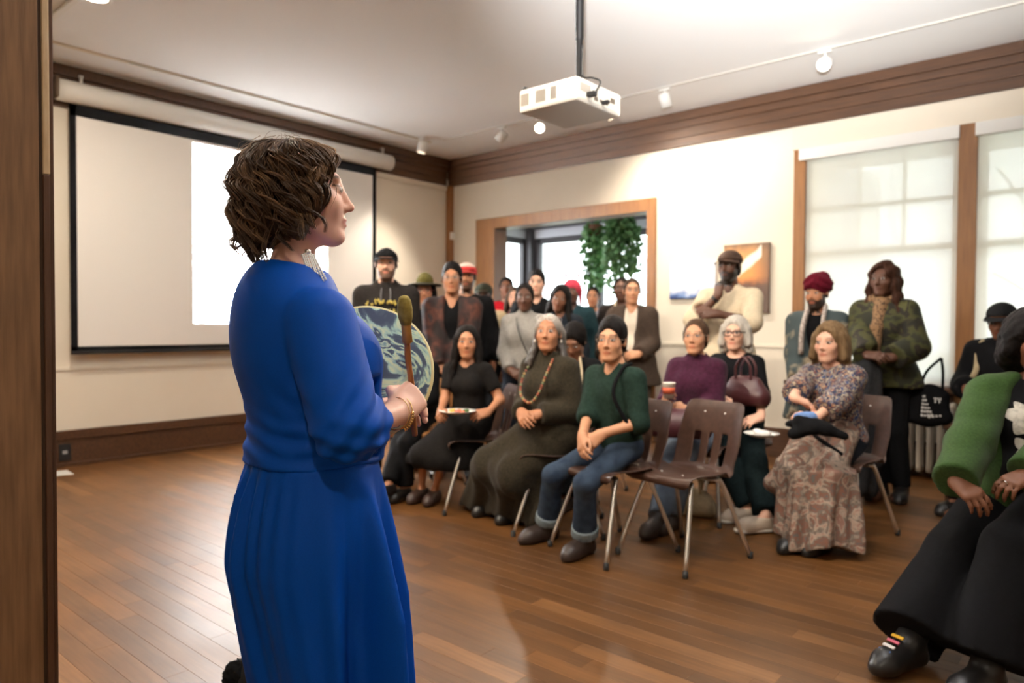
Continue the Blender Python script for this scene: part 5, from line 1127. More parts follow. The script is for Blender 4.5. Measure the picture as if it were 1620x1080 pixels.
# seated between rows, head bowed
sp = spec(908, 508, 4.95, face=(-2.3, .6), sit=True, lean=10, skin=SK_B, pitch=-30, girth=1.0, yaw=8, label='person with black hair bowing the head between the seated row', arms={1: dict(to=(.10, .28, .66)), -1: dict(to=(-.10, .28, .66))})
e, J = person(sp); top(e, J, K_BLK, .022, (.97, .97), 'collar', hem=.47, name='jacket'); pants(e, J, K_BLK)
sdf_obj('hair', hair_short(J.T, .012, .05, -.06, 1.0, .01), K_HB, e, .007, streak(J.T)); shoe(e, J, 1, M_BLEATH); shoe(e, J, -1, M_BLEATH)
tube('pale_lapel', bez([J.neck+A_(-.05, .06, .02), J.chest+A_(-.10, .15, .06), J.waist+A_(-.09, .17, .06)], 8), .020, cloth('cream_trim', S(196, 178, 150)), e, flat=.4)
place_chair(sp['at'], sp['rz'], 'chair under the person bowing the head', None, J.sp.get('feet'))
# ------------------------------------------------------------------ people standing behind and at the right
def shoes2(e, J, m=None, boot=0.0):
    for sd in (1, -1): shoe(e, J, sd, m or M_BLEATH, (sd*.15, 1), .009, boot, name='boot' if boot else 'shoe', h=.011)
def hang_arms(fold=0.0): return {}
CLASP = {1: dict(to=(.07, .20, .0), fwd=(-.8, .35, -.35), up=(.1, .8, .4)), -1: dict(to=(-.07, .21, .0), fwd=(.8, .35, -.3), up=(-.1, .8, .4))}
def clasp(z, y=.19): return {1: dict(to=(.085, y, z), fwd=(-.8, .35, -.35), up=(.1, .8, .4), curl=.4), -1: dict(to=(-.085, y+.01, z), fwd=(.8, .35, -.3), up=(-.1, .8, .4), curl=.4)}

# black hoodie, cap
sp = spec(611, 392, 5.45, pad=.012, skin=SK_L, girth=1.05, beard=(.02, .014, .011, .8), arms=clasp(.98), label='bearded man in black hoodie with yellow lettering and flat black cap')
e, J = person(sp); K_HOOD = cloth('washed_black', S(46, 42, 41), S(38, 35, 34))
hd = top(e, J, K_HOOD, .030, (.96, .96), 'hood', loose=.016, name='hoodie', hem=.82); pants(e, J, K_BLK, .016); shoes2(e, J)
sdf_obj('hair', hair_short(J.T, .0, .07, -.05), K_HB, e, .008, streak(J.T, .002))
baseball_cap(e, J.T, cloth('cap_black', (.010, .010, .011)), None, crown=(.089, .108, .080))
M_YEL = mat('print_yellow', S(196, 176, 84), .7); M_RED = mat('print_red', S(170, 30, 34), .7)
cy = .108*J.s*J.w+.030+.010
rnd = random.Random(4)
for row, (zz, n, hh) in enumerate(((.060, 10, .024), (-.015, 9, .030))):            # two arched lines of worn yellow print
    P_ = []
    for i in range(n):
        u_ = (i-(n-1)/2)/((n-1)/2); x = u_*.135; yy = J.chest[1]+math.sqrt(max(0, 1-(x/.235)**2))*cy+.004; z0_ = J.chest[2]+zz+.014*(1-u_*u_)
        for _ in range(3): P_.append(el((x+rnd.uniform(-.008, .008), yy, z0_+rnd.uniform(-hh*.6, hh*.6)), (rnd.uniform(.006, .011), .006, rnd.uniform(hh*.35, hh*.7)), None, .003))
    sdf_obj('chest_print', P_, M_YEL, hd, .0055)
o = box('print_badge', -.035, .035, -.003, .004, -.045, .045, M_RED, hd, .003); o.location = (-.085, J.chest[1]+cy-.002, J.chest[2]-.115); o.rotation_euler = (0, 0, .22)
for sx in (-1, 1): tube('drawstring', bez([J.neck+A_(sx*.03, .085, .0), J.neck+A_(sx*.035, .135, -.06), J.neck+A_(sx*.032, .15, -.13)], 5), .004, mat('cord_grey', (.2, .2, .21), .8), hd)

def stander(px, yt, D, skin, hairf, hm, topm, label, fem=False, pad=.018, arms=None, tops=None, hairdisp=.003, far=True, **kw):
    sp = spec(px, yt, D, pad=pad, skin=skin, fem=fem, far=far, arms=arms or {}, label=label, **kw); e, J = person(sp)
    t = dict(o=.022, neck='crew', slv=(.96, .96), hem=.80, loose=.010, h=.016); t.update(tops or {}); top(e, J, topm, t.pop('o'), t.pop('slv'), t.pop('neck'), **t)
    pants(e, J, K_BLK, .016, h=.019); shoes2(e, J)
    if hairf is not None: sdf_obj('hair', hairf(J.T), hm, e, .008, streak(J.T, hairdisp))
    return e, J, sp
# olive bucket hat
e, J, sp = stander(672, 434, 5.95, SK_M, lambda t: hair_long(t, .16, .0), K_HB, K_BLK, 'person in olive felt hat and tinted glasses behind the drum mallet', True, .03)
E_, C_, Hf_ = H_(J.T); K_HAT = cloth('olive_felt', S(104, 98, 52), S(84, 78, 42))
ht = sdf_obj('hat', [C_((0, -.012, .06), (0, -.012, .118), .080, .050, .03), E_((0, -.012, .10), (.07, .085, .05), .03)], K_HAT, e, .009)
sdf_obj('hat_brim', [E_((0, -.008, .056), (.150, .165, .022), .0), E_((0, -.008, .030), (.165, .18, .024), .006, 'sub')], cloth('felt_dark', S(48, 44, 34)), ht, .008)
glasses(e, J.T, mat('tinted_frame', S(110, 40, 40), .4), .023, .003)
tube('pale_scarf', bez([J.neck+A_(-.04, .06, .02), J.chest+A_(-.02, .14, .05), J.waist+A_(-.02, .15, .0)], 6), .018, cloth('scarf_pale', S(190, 180, 168)), e, flat=.5)
# dark plaid jacket
K_PLD = ramp_mat('cloth_dark_plaid', 11, [(0, S(26, 20, 20)), (.42, S(34, 24, 24)), (.55, S(64, 36, 30)), (.66, S(92, 52, 40)), (.74, S(46, 40, 44)), (1, S(30, 24, 24))], .85, .4, 3)
sp = spec(715, 416, 5.68, pad=.014, skin=SK_T, girth=1.08, arms=clasp(.86, .21), label='man in dark patterned open jacket and glasses standing behind the seated women')
e, J = person(sp); top(e, J, K_BLK, .012, (None, None), 'v', name='dark_shirt', hem=.82); top(e, J, K_PLD, .034, (.96, .96), 'open', name='jacket', hem=.74, loose=.014); pants(e, J, K_BLK, .016); shoes2(e, J)
sdf_obj('hair', hair_short(J.T, .003, .060, -.04, 1.0, .012), K_HB, e, .0075, streak(J.T)); glasses(e, J.T, M_LENSW, .022, .0018)
# red and white cap
e, J, sp = stander(738, 414, 6.25, SK_T, lambda t: hair_short(t), K_HB, K_BLK, 'man in red and white cap behind the patterned jacket', beard=(.015, .012, .01, .8))
baseball_cap(e, J.T, mat('cap_two_tone', (1, 1, 1), .8, attr='tint'), None, two=(S(226, 205, 190), S(196, 52, 50), 'z', .085))
# dark hat and cream coat
e, J, sp = stander(765, 446, 6.9, SK_B, lambda t: hair_short(t), K_HB, cloth('cream_coat', S(206, 186, 150)), 'person with dark cap and cream coat half hidden behind the red cap', tops=dict(o=.03))
baseball_cap(e, J.T, cloth('cap_olive', S(44, 46, 36)), None)
# doorway people
stander(801, 437, 8.3, SK_B, lambda t: hair_short(t), K_HB, cloth('scarlet', S(178, 22, 34), S(150, 18, 28)), 'man in bright red top standing in the sunroom doorway')
stander(814, 452, 7.6, SK_L, lambda t: hair_long(t, .2, .004), K_HD, cloth('rose', S(120, 70, 70)), 'pale woman between the red top and the grey sweater', True)
# light grey sweater with strap
sp = spec(830, 446, 5.92, pad=.014, skin=SK_D, fem=True, girth=1.14, yaw=2, pitch=-4, arms={1: dict(to=(.10, .20, .84), fwd=(-.7, .4, -.4), up=(.2, .8, .4)), -1: dict(to=(-.09, .21, .84), fwd=(.7, .4, -.4), up=(-.2, .8, .4))}, label='woman in light grey sweater with dark cross-body strap')
e, J = person(sp); top(e, J, cloth('light_grey_knit', S(160, 156, 150), S(146, 142, 137)), .020, (.95, .95), 'turtle', name='sweater', hem=.76, bust=1.15, loose=.010); pants(e, J, K_NAVY, .014); shoes2(e, J)
sdf_obj('hair', hair_tied(J.T, .001), K_HB, e, .0075, streak(J.T, .002))
tube('cross_strap', bez([J.sh[1]+A_(-.06, -.02, .07), J.sh[1]+A_(-.075, .075, .03), J.chest+A_(.03, .185, .03), J.waist+A_(-.05, .175, .0), J.hip+A_(-.16, .10, .0)], 6), .011, M_BLEATH, e, flat=.4)
# tall man behind
e, J, sp = stander(849, 426, 6.7, SK_L, lambda t: hair_short(t, .002, .056, -.04, 1, .01), K_HB, K_BLK, 'tall dark-haired man in black jacket behind the grey sweater', girth=1.0, tops=dict(neck='collar', o=.028))
# dark-haired woman, denim jacket
e, J, sp = stander(886, 449, 6.35, SK_B, lambda t: hair_long(t, .16, .012), K_HB, cloth('dark_denim', S(38, 44, 52), S(30, 35, 42)), 'dark-haired person in denim jacket tilting the head', True, far=False, roll=-12, pitch=-6, tops=dict(neck='collar', o=.026, name='denim_jacket', hem=.74)); 
# pink hat with antennae
e, J, sp = stander(905, 441, 7.2, SK_D, None, None, cloth('teal_jacket', S(34, 58, 64), S(26, 46, 52)), 'person in pink knit hat with two upright pink ears', pad=.02, tops=dict(neck='collar', o=.03))
E_, C_, Hf_ = H_(J.T); K_PNK = cloth('pink_knit', S(196, 70, 88), S(172, 56, 74))
hat = sdf_obj('knit_hat', [E_((0, -.014, .042), (.094, .112, .094)), E_((0, .118, -.04), (.072, .08, .088), .008, 'sub'), C_((.082, -.01, .02), (.088, .0, -.12), .022, .014, .02), C_((-.082, -.01, .02), (-.088, .0, -.12), .022, .014, .02), Hf_((0, .1, -1), (0, -.02, -.14), .01)], K_PNK, e, .009)
for sx in (-1, 1): sdf_obj('hat_ear', [C_((sx*.045, -.005, .115), (sx*.068, -.004, .175), .007, .008, .0), C_((sx*.064, -.004, .165), (sx*.085, -.004, .225), .013, .006, .01)], K_PNK, hat, .006)
tube('bag_strap', bez([J.sh[1]+A_(-.05, .05, .06), J.chest+A_(.06, .16, .0), J.waist+A_(.06, .16, -.05)], 5), .014, cloth('strap_tan', S(150, 128, 106)), e, flat=.4)
stander(938, 452, 8.2, SK_T, lambda t: hair_short(t), K_HB, cloth('grey_jacket', S(120, 118, 124)), 'person in grey jacket far back before the sunroom plants', girth=1.0)
# brown suit
sp = spec(1000, 439, 6.55, pad=.012, skin=SK_M, girth=1.16, far=False, yaw=12, label='stout man in brown suit and open white shirt in the doorway', arms={1: dict(to=(.26, .10, .92)), -1: dict(to=(-.10, .26, .95), fwd=(.8, .3, -.1), up=(-.2, .8, .4))})
e, J = person(sp); top(e, J, cloth('white_shirt', S(224, 212, 196), S(214, 202, 186)), .014, (None, None), 'v', name='white_shirt', hem=.80, belly=.03); top(e, J, cloth('brown_suit', S(72, 60, 52), S(60, 50, 44)), .032, (.96, .96), 'open', name='suit_jacket', hem=.66, belly=.02, loose=.012); pants(e, J, cloth('brown_suit', None), .016); shoes2(e, J)
sdf_obj('hair', hair_short(J.T, .0, .064, -.035), K_HD, e, .0075, streak(J.T, .002))
e, J, sp = stander(983, 437, 7.25, SK_D, lambda t: hair_short(t), K_HB, cloth('dark_coat', S(40, 34, 32)), 'person with pale scarf behind the brown suit')
tube('pale_scarf', bez([J.neck+A_(.05, .06, .03), J.chest+A_(.06, .16, .05), J.waist+A_(.06, .16, .0)], 6), .030, cloth('scarf_cream', S(206, 190, 164)), e, flat=.5)

# --- by the wall and window --------------------------------------------------------
# cream shirt, cap, hand at chin
sp = spec(1154, 394, 5.52, pad=.022, skin=SK_D, girth=.98, beard=(.008, .006, .005, .9), far=False, label='bearded man in cream shirt and brown cap, hand raised to chin', look_at=(-2.2, .6, 1.4),
    arms={1: dict(tow=at(1136, 468, 5.36), pole=(.7, .3, -.9), fwd=(-.1, -.15, 1), up=(.5, .85, .1), curl=.6), -1: dict(tow=at(1134, 496, 5.30), pole=(-.9, .0, -.5), fwd=(.9, .3, .0), up=(.0, .9, .3), curl=.5)})
e, J = person(sp); top(e, J, cloth('cream_shirt', S(220, 204, 176), S(208, 192, 164)), .024, (.22, .30), 'collar', name='cream_shirt', hem=.80, loose=.020); pants(e, J, K_NAVY, .016); shoes2(e, J)
sdf_obj('hair', hair_short(J.T, -.002), K_HB, e, .0075, streak(J.T, .001)); baseball_cap(e, J.T, cloth('cap_brown', S(84, 66, 56), S(70, 54, 46)), None)
w_ = J.J[1][1]-(J.J[1][1]-J.J[1][0])*.12; d_ = (J.J[1][1]-J.J[1][0]); d_ = d_/np.linalg.norm(d_)
sdf_obj('watch_band', [flatcone(w_-d_*.012, w_+d_*.012, .034, .034, 0)], M_BLEATH, e, .006)
# maroon turban
K_GCO = ramp_mat('cloth_patch_coat', 6, [(0, S(58, 70, 72)), (.52, S(62, 74, 76)), (.60, S(168, 154, 130)), (.64, S(96, 74, 58)), (.70, S(60, 72, 74)), (1, S(54, 64, 66))], .85, .3, 2)
sp = spec(1293, 434, 5.36, pad=.035, skin=SK_T, girth=1.05, beard=(.010, .007, .006, .95), far=False, label='bearded man in maroon turban and grey-green patterned coat', arms=clasp(.80, .20), look_at=(-2.4, .3, 1.4))
e, J = person(sp); top(e, J, K_BLK, .014, (None, None), 'crew', name='black_shirt'); top(e, J, K_GCO, .036, (.96, .96), 'open', name='patterned_coat', hem=.50, loose=.018); pants(e, J, K_BLK, .016); shoes2(e, J)
E_, C_, Hf_ = H_(J.T)
tb = [E_((0, -.016, .070), (.106, .120, .088)), C_((0, .06, .10), (0, -.06, .12), .06, .06, .05), E_((0, .128, -.030), (.074, .078, .078), .010, 'sub'), E_((0, -.02, -.07), (.2, .2, .06), .012, 'sub')]
sdf_obj('turban', tb, cloth('turban_maroon', S(108, 24, 42), S(86, 18, 33)), e, .007, lambda x, y, z, t=J.T: .004*np.sin((z-t.c[2])*120+np.abs((x-t.c[0]))*70))
for sx in (-1, 1): tube('white_scarf', bez([J.neck+A_(sx*.055, .0, .06), J.neck+A_(sx*.062, .085, .0), J.chest+A_(sx*.07, .165, .04), J.waist+A_(sx*.075, .175, .03)], 6), .032, ramp_mat('cloth_white_scarf', 60, [(0, S(200, 190, 182)), (.5, S(196, 186, 178)), (.6, S(150, 130, 120)), (1, S(205, 196, 190))], .85), e, flat=.5)
# camouflage jacket
K_CAM = ramp_mat('cloth_camouflage', 8.5, [(0, S(30, 32, 18)), (.40, S(34, 36, 20)), (.44, S(58, 60, 26)), (.52, S(66, 64, 28)), (.56, S(24, 23, 16)), (.64, S(38, 30, 20)), (.68, S(78, 78, 36)), (1, S(46, 46, 24))], .8, .5, 2, interp='LINEAR')
K_LEO = ramp_mat('cloth_leopard', 55, [(0, S(36, 24, 18)), (.30, S(40, 28, 20)), (.38, S(132, 100, 70)), (.7, S(140, 108, 76)), (1, S(110, 82, 56))], .85, 0, 2, 'VORD')
sp = spec(1398, 412, 5.05, pad=.024, skin=SK_D, fem=True, girth=1.06, far=False, look_at=(-2.2, .3, 1.4), arms={1: dict(tow=at(1372, 562, 4.82), pole=(.6, -.5, -.6), fwd=(-.8, .4, .0), up=(.1, .6, .7), curl=.4), -1: dict(tow=at(1412, 566, 4.80), pole=(-.6, -.5, -.6), fwd=(.8, .4, .05), up=(-.1, .6, .7), curl=.4)}, feetw={1: floor_at(1392, 786), -1: floor_at(1425, 790)}, label='woman with long auburn hair in camouflage jacket and leopard scarf')
e, J = person(sp); top(e, J, K_CAM, .036, (.94, .94), 'collar', name='camouflage_jacket', hem=.78, bust=1.0, loose=.024); pants(e, J, K_BLK, .012); shoes2(e, J, boot=.16)
sdf_obj('hair', hair_long(J.T, .44, .016, fringe=.060, spreadx=.115), K_HA, e, .007, lambda x, y, z, t=J.T: streak(t, .004)(x, y, z)+.006*np.sin(z*60+x*40))
L = [rc(J.neck+A_(-.06, .02, .02), J.neck+A_(.06, .02, .02), .055, .055, .03), rc(J.neck+A_(0, .07, .0), J.chest+A_(.0, .165, .0), .05, .04, .03), rc(J.chest+A_(.01, .165, 0), J.hip+A_(.02, .20, .06), .042, .046, .02), rc(J.neck+A_(0, .04, .06), J.neck+A_(0, .06, .3), .055, .09, .01, 'sub')]
sdf_obj('leopard_scarf', L, K_LEO, e, .009, noise_disp(.005, 40)); tube('scarf_fringe', bez([J.hip+A_(.02, .21, .06), J.hip+A_(.03, .22, -.04), J.hip+A_(.055, .22, -.13)], 5), .012, cloth('fringe_tan', S(150, 96, 52)), e, flat=.5)
CAMO = (e, J, sp)
tb = at(1471, 648, 4.95); bg_ = empty('tote_bag', (tb[0], tb[1], tb[2]-.10), facing(tb, (0, 0))+.15, 'black tote bag with white printed lettering hanging beside the camouflage jacket', 'bag')
sdf_obj('bag_body', [rc((-.09, 0, .05), (.11, 0, .05), .05, .05, .02), rc((-.08, 0, .20), (.09, 0, .20), .035, .03, .06), el((.01, .0, .13), (.13, .06, .15), None, .03)], K_BLK, bg_, .010, noise_disp(.004, 25))
for sx in (-1, 1): tube('strap', bez([(sx*.07, .02, .22), (sx*.05-.02, .03, .36), (-.06, .02, .46)], 6), .009, K_BLK, bg_, flat=.4)
M_PRT = mat('print_white', (.62, .60, .57), .7)
def letters(parent, txt, x, z, h, y, m, size_x=1.0):
    """block letters, drawn as strokes on a 3x5 grid"""
    G = {'T': ['111', '010', '010', '010', '010'], 'Y': ['101', '101', '010', '010', '010'], 'I': ['1', '1', '1', '1', '1'], 'C': ['111', '100', '100', '100', '111'], 'H': ['101', '101', '111', '101', '101'], 'A': ['010', '101', '111', '101', '101'], 'R': ['110', '101', '110', '101', '101'], 'E': ['111', '100', '110', '100', '111'], 'S': ['111', '100', '111', '001', '111']}
    c = h/5
    for ch in txt:
        bm = bmesh.new(); g = G[ch]
        for r_, row in enumerate(g):
            for k_, b in enumerate(row):
                if b == '1': bx(bm, k_*c*size_x-.0002, (k_+1)*c*size_x+.0002, -.002, .003, (4-r_)*c-.0002, (5-r_)*c+.0002)
        o = from_bm('print_letter', bm, m, parent); o.location = (x, y, z); o.rotation_euler = (0, 0, PI) if False else (0, 0, 0); x += (len(g[0])+.6)*c*size_x
pn = empty('print', (0, 0, 0)); pn.parent = bg_; pn.rotation_euler = (0, 0, PI); pn.location = (0.0, .062, 0)
letters(pn, 'TY', .012, .155, .034, 0, M_PRT)
rr = random.Random(3)
for r_ in range(6):
    wv = .018+.012*r_
    for k_ in range(2+r_//2):
        ww = wv/(2+r_//2)*.8; x0 = -.045-wv/2+k_*wv/(2+r_//2)+r_*.004; o = box('print_mark', x0, x0+ww, -.002, .003, .19-r_*.026, .19-r_*.026+rr.uniform(.010, .018), M_PRT, pn)
for k_ in range(4): box('print_mark', -.02+k_*.022, -.02+k_*.022+.014, -.002, .003, .05+.004*k_, .068+.002*k_, M_PRT, pn)
# dark coat over her arm
cq = at(1368, 600, 4.86); ca = empty('hanging_coat', (cq[0], cq[1], 0), facing(cq, (0, 0)), 'dark grey coat hanging over the arm of the woman in camouflage', 'coat')
sdf_obj('coat_cloth', [rc((0, 0, .90), (.0, .0, .12), .075, .10, .03), rc((-.05, .02, .88), (-.07, .02, .30), .05, .06, .03), rc((-.03, .0, .93), (.06, .0, .91), .05, .05, .03), half((0, 0, -1), -.06, .01)], cloth('grey_coat', S(44, 44, 46), S(36, 36, 38)), ca, .011, lambda x, y, z: .007*np.sin(x*60+y*30+3*np.sin(z*6)))
# black cap by the window
sp = spec(1584, 473, 4.72, pad=.03, sit=True, hipz=.64, skin=SK_B, girth=1.15, pitch=-14, face=(-1.6, 1.2), label='man in black cap and dark jacket with cream stripe sitting by the window', arms={1: dict(to=(.12, .26, .80)), -1: dict(to=(-.12, .26, .80))}, feet={1: (.12, .40), -1: (-.12, .40)})
e, J = person(sp); top(e, J, K_BLK, .034, (.96, .96), 'hood', name='jacket', hem=.56, loose=.018); pants(e, J, K_BLK, .016); shoes2(e, J)
sdf_obj('hair', hair_short(J.T), K_HB, e, .008, streak(J.T, .002)); baseball_cap(e, J.T, cloth('cap_black', None), None)
tube('sleeve_stripe', bez([J.neck+A_(.085, .055, .02), J.sh[1]+A_(-.035, .065, .02), J.chest+A_(.10, .150, -.02), J.waist+A_(.16, .14, .04)], 8), .018, cloth('stripe_cream', S(176, 160, 128)), e, flat=.35)
st = empty('window_bench', (sp['at'][0], sp['at'][1]+.02, 0), sp['rz'], 'low dark wooden bench under the man in the black cap', 'bench')
box('seat_board', -.30, .30, -.17, .17, .505, .55, M_TRIM, st, .006)
for sx in (-.26, .26): box('leg', sx-.025, sx+.025, -.15, .15, 0, .505, M_TRIM, st, .005)

# green cardigan at the right edge
sp = spec(1630, 488, 2.72, sit=True, lean=3, fem=True, girth=1.30, shw=.175, arml=1.12, legl=1.12, skin=SK_B, pitch=0, far=False, hand=1.02, label='woman in green cardigan and black flower T-shirt sitting at the right edge', look_at=(-1.4, .6, 1.4), twist=48,
    arms={1: dict(tow=at(1500, 788, 2.44), pole=(.5, -.5, -.7), fwd=(-.4, .8, -.3), up=(.3, .3, .9), curl=.35, thumb=.5), -1: dict(tow=at(1590, 812, 2.36), pole=(-.5, -.5, -.7), fwd=(.9, .35, -.2), up=(-.2, .5, .85), curl=.42, thumb=.5)}, feetw={1: floor_at(1432, 1062), -1: floor_at(1560, 1095)})
sp['arms'][1]['fwd'] = dirL(sp, at(1540, 816, 2.36)-at(1500, 780, 2.44)); sp['arms'][-1]['fwd'] = dirL(sp, at(1545, 826, 2.34)-at(1590, 806, 2.36))
e, J = person(sp)
tee = top(e, J, K_BLK, .016, (None, None), 'crew', name='black_tshirt', hem=.50, bust=1.2, belly=.03, h=.009)
K_GCA = cloth('green_wool', S(56, 82, 38), S(44, 68, 30), .95, .08, 120)
Lx = [rc(J.neck+J.f*.12+J.u*.02+J.r*.01, J.chest+J.f*.23+J.r*.080, .085, .15, .02, 'sub'), rc(J.chest+J.f*.23+J.r*.080, J.hip+J.f*.28+J.r*.05, .150, .13, .02, 'sub')]
top(e, J, K_GCA, .034, (1.04, 1.04), 'crew', name='green_cardigan', hem=.47, bust=1.15, belly=.01, loose=.016, pre=Lx, h=.009, disp=lambda x, y, z: .005*snoise(x, y, z, 22)+.002*np.sin(z*60+x*20))
pants(e, J, K_BLK, .026, .95, .135, .098, 'wide_trousers', .011)
for sd in (1, -1): shoe(e, J, sd, M_BLEATH, (0, 1), .010, .08, None, 'shoe')
sdf_obj('hair', hair_bob(J.T, .06, .026, .052, .034), K_HB, e, .007, lambda x, y, z, t=J.T: .006*snoise(x, y, z, 130))
for k_, c_ in enumerate((S(226, 176, 40), S(196, 90, 110), S(210, 205, 200), S(40, 90, 160))):
    an = J.legs[1][1]; o = box('shoe_lace', -.022, .022, -.006, .006, -.003, .003, mat('lace_%d' % k_, c_, .5), e, .002); o.location = (an[0], an[1]+.062+k_*.022, an[2]+.028-k_*.012); o.rotation_euler = (-.5, 0, 0)
w_ = J.J[-1][1]; fw_ = np.asarray(sp['arms'][-1]['fwd']); fw_ = fw_/np.linalg.norm(fw_); tr_ = T(w_, frame_from(fw_, sp['arms'][-1]['up']), J.s**.5)
a_ = np.linspace(0, 2*PI, 17); rp = tr_.p(-.008*-1*-1, .098, -.002)
tube('ring', [tr_.p(.010+.0105*math.cos(t_), .100, -.004+.0105*math.sin(t_)) for t_ in a_], .0022, mat('silver', (.75, .73, .70), .2, 1.0), e, 6)
# white flowers printed on the T-shirt: thin petals following the chest
M_PET = mat('print_petal', S(206, 200, 188), .8, noise=(40, S(150, 144, 134), .45, .7)); M_PCE = mat('print_petal_centre', S(120, 114, 106), .8)
dg = bpy.context.evaluated_depsgraph_get(); bpy.context.view_layer.update()
def on_chest(x, z):
    ok, loc, nor, _ = tee.ray_cast(Vector(J.chest+J.r*x+J.u*z+J.f*.6), Vector(-J.f))
    return np.array(loc) if ok else None
def petal(cx, cz, ang, L_, W_, m, name='petal'):
    n, k = 9, 5; V, F = [], []
    for i in range(n):
        t_ = i/(n-1); w_ = W_*math.sin(PI*min(1, t_**.75*.93+.05))**.8+.001
        for j in range(k):
            s_ = -1+2*j/(k-1); x = cx+math.cos(ang)*L_*t_-math.sin(ang)*w_*s_; z = cz+math.sin(ang)*L_*t_+math.cos(ang)*w_*s_; q = on_chest(x, z)
            if q is None: return
            V.append(q+J.f*(.0035+.001*(1-abs(s_))))
    for i in range(n-1):
        for j in range(k-1): a = i*k+j; F.append((a, a+1, a+k+1, a+k))
    from_np(name, np.array(V), np.array(F), m, tee)
fc = A_(.065, 0, .040); fc2 = A_(.070, 0, -.070)
for a_, l_, ww in ((.15, .075, .026), (1.05, .06, .022), (2.4, .055, .022), (3.2, .085, .026), (4.1, .07, .028), (5.3, .075, .030)): petal(fc[0], fc[2], a_, l_, ww, M_PET)
for a_, l_, ww in ((.9, .055, .020), (2.2, .055, .022), (2.9, .07, .024), (3.7, .05, .014), (5.5, .055, .018)): petal(fc2[0], fc2[2]-.01, a_, l_, ww, M_PET)
petal(fc[0]-.012, fc[2], 0, .026, .011, M_PCE); petal(fc2[0]-.01, fc2[2]-.01, 0, .02, .008, M_PCE)
place_chair(sp['at'], sp['rz'], 'chair under the woman in the green cardigan', None, J.sp.get('feet'))
# ------------------------------------------------------------------ the speaker in the blue dress
HR = math.radians(-19.2); HD = 1.62
hp = at(488, 720, HD)
sp = dict(ht=1.585, at=(hp[0], hp[1]), rz=HR, lean=-2.5, fem=True, girth=1.20, shw=.168, shd=.062, skin=S(232, 182, 160), blush=.45, hs=1.0, jaw=.98, fw=1.04, head=(-17, 2, 0), brows=(.10, .055, .032), lips=S(196, 118, 108), hand=1.0, far=False,
    label='woman in bright blue dress standing with her back turned, holding a drum')
LW = lambda x, y, D: W2L(sp, at(x, y, D))
sp['arms'] = {1: dict(to=LW(622, 655, 1.60), pole=(.5, -.7, -.8), fwd=dirL(sp, at(652, 626, 1.66)-at(622, 655, 1.60)), up=(1, -.15, .25), curl=[.66, .70, .72, .74], thumb=.9, spread=.02), -1: dict(to=LW(596, 648, 1.74), pole=(-.6, -.6, -.6), fwd=dirL(sp, at(640, 640, 1.80)-at(596, 648, 1.74)), up=(-.6, .2, .8), curl=.5)}
Jh = skeleton(sp); Jh.J[1] = (LW(550, 676, 1.40), LW(627, 654, 1.62)); Jh.shc = Jh.shc-Jh.u*.012; Jh.sh = {k: v-Jh.u*.012 for k, v in Jh.sh.items()}; Jh.neck = Jh.neck-Jh.u*.006; e = empty('person', (sp['at'][0], sp['at'][1], 0), HR, sp['label'], 'person'); J = Jh; J.e = e
J.headc = J.headc+A_(0, 0, .018); J.T.c = J.headc; J.w = 1.0
body_mesh(e, J, sp, mat('skin_speaker', (1, 1, 1), .46, spec=.4, attr='tint', sss=.12), .014, .0042)
J.w = 1.20
add_eyes(e, J.T, (.05, .035, .02))
M_BLU = mat('blue_jersey', (.0004, .072, .43), .60, spec=.14, noise=(300, (.0003, .064, .39), .3, .7), bump=(900, .05))
s = J.s
# bodice
wz = LW(490, 722, HD)[2]
J.chest = J.chest-J.u*.035; L = torso(J, .014, 1.32, .020, .05); J.chest = J.chest+J.u*.035; L[0] = el(J.hip+J.u*.03, A_(.176, .140, .13), None, .05)
L += [el(J.shc-J.f*.060*s-J.u*.06, A_(.155, .092, .15), np.stack([J.r, J.f, J.u], 1), .06)]
L += sleeve(J, 1, .014, .34, .004, 1.36, .007)+sleeve(J, -1, .016, .34, .004, 1.25, .03)
L.append(el(J.neck+J.u*.050+J.f*.012, A_(.100, .082, .060), None, .012, 'sub'))
L.append(half((0, 0, -1), -(wz-.004), .004))
el_, wr_ = J.J[1]
def bod_disp(x, y, z):
    d = np.sqrt((x-el_[0])**2+(y-el_[1])**2+(z-el_[2])**2); g = np.exp(-(d/.10)**2)
    w1 = .0055*g*np.sin(z*95-y*120+x*30+2*np.sin(x*30))
    wb = np.exp(-((z-(wz+.055))/.055)**2); w2 = .0035*wb*np.sin(z*150+y*14+x*10+1.5*np.sin(x*20+y*14))
    sh = J.sh[1]; d2 = np.sqrt((x-sh[0]+.02)**2+(y-sh[1]-.0)**2+(z-sh[2]+.16)**2); w3 = .003*np.exp(-(d2/.08)**2)*np.sin(x*120+z*70)
    return w1+w2+w3+.0010*snoise(x, y, z, 18)
sdf_obj('dress_bodice', L, M_BLU, e, .0062, bod_disp)
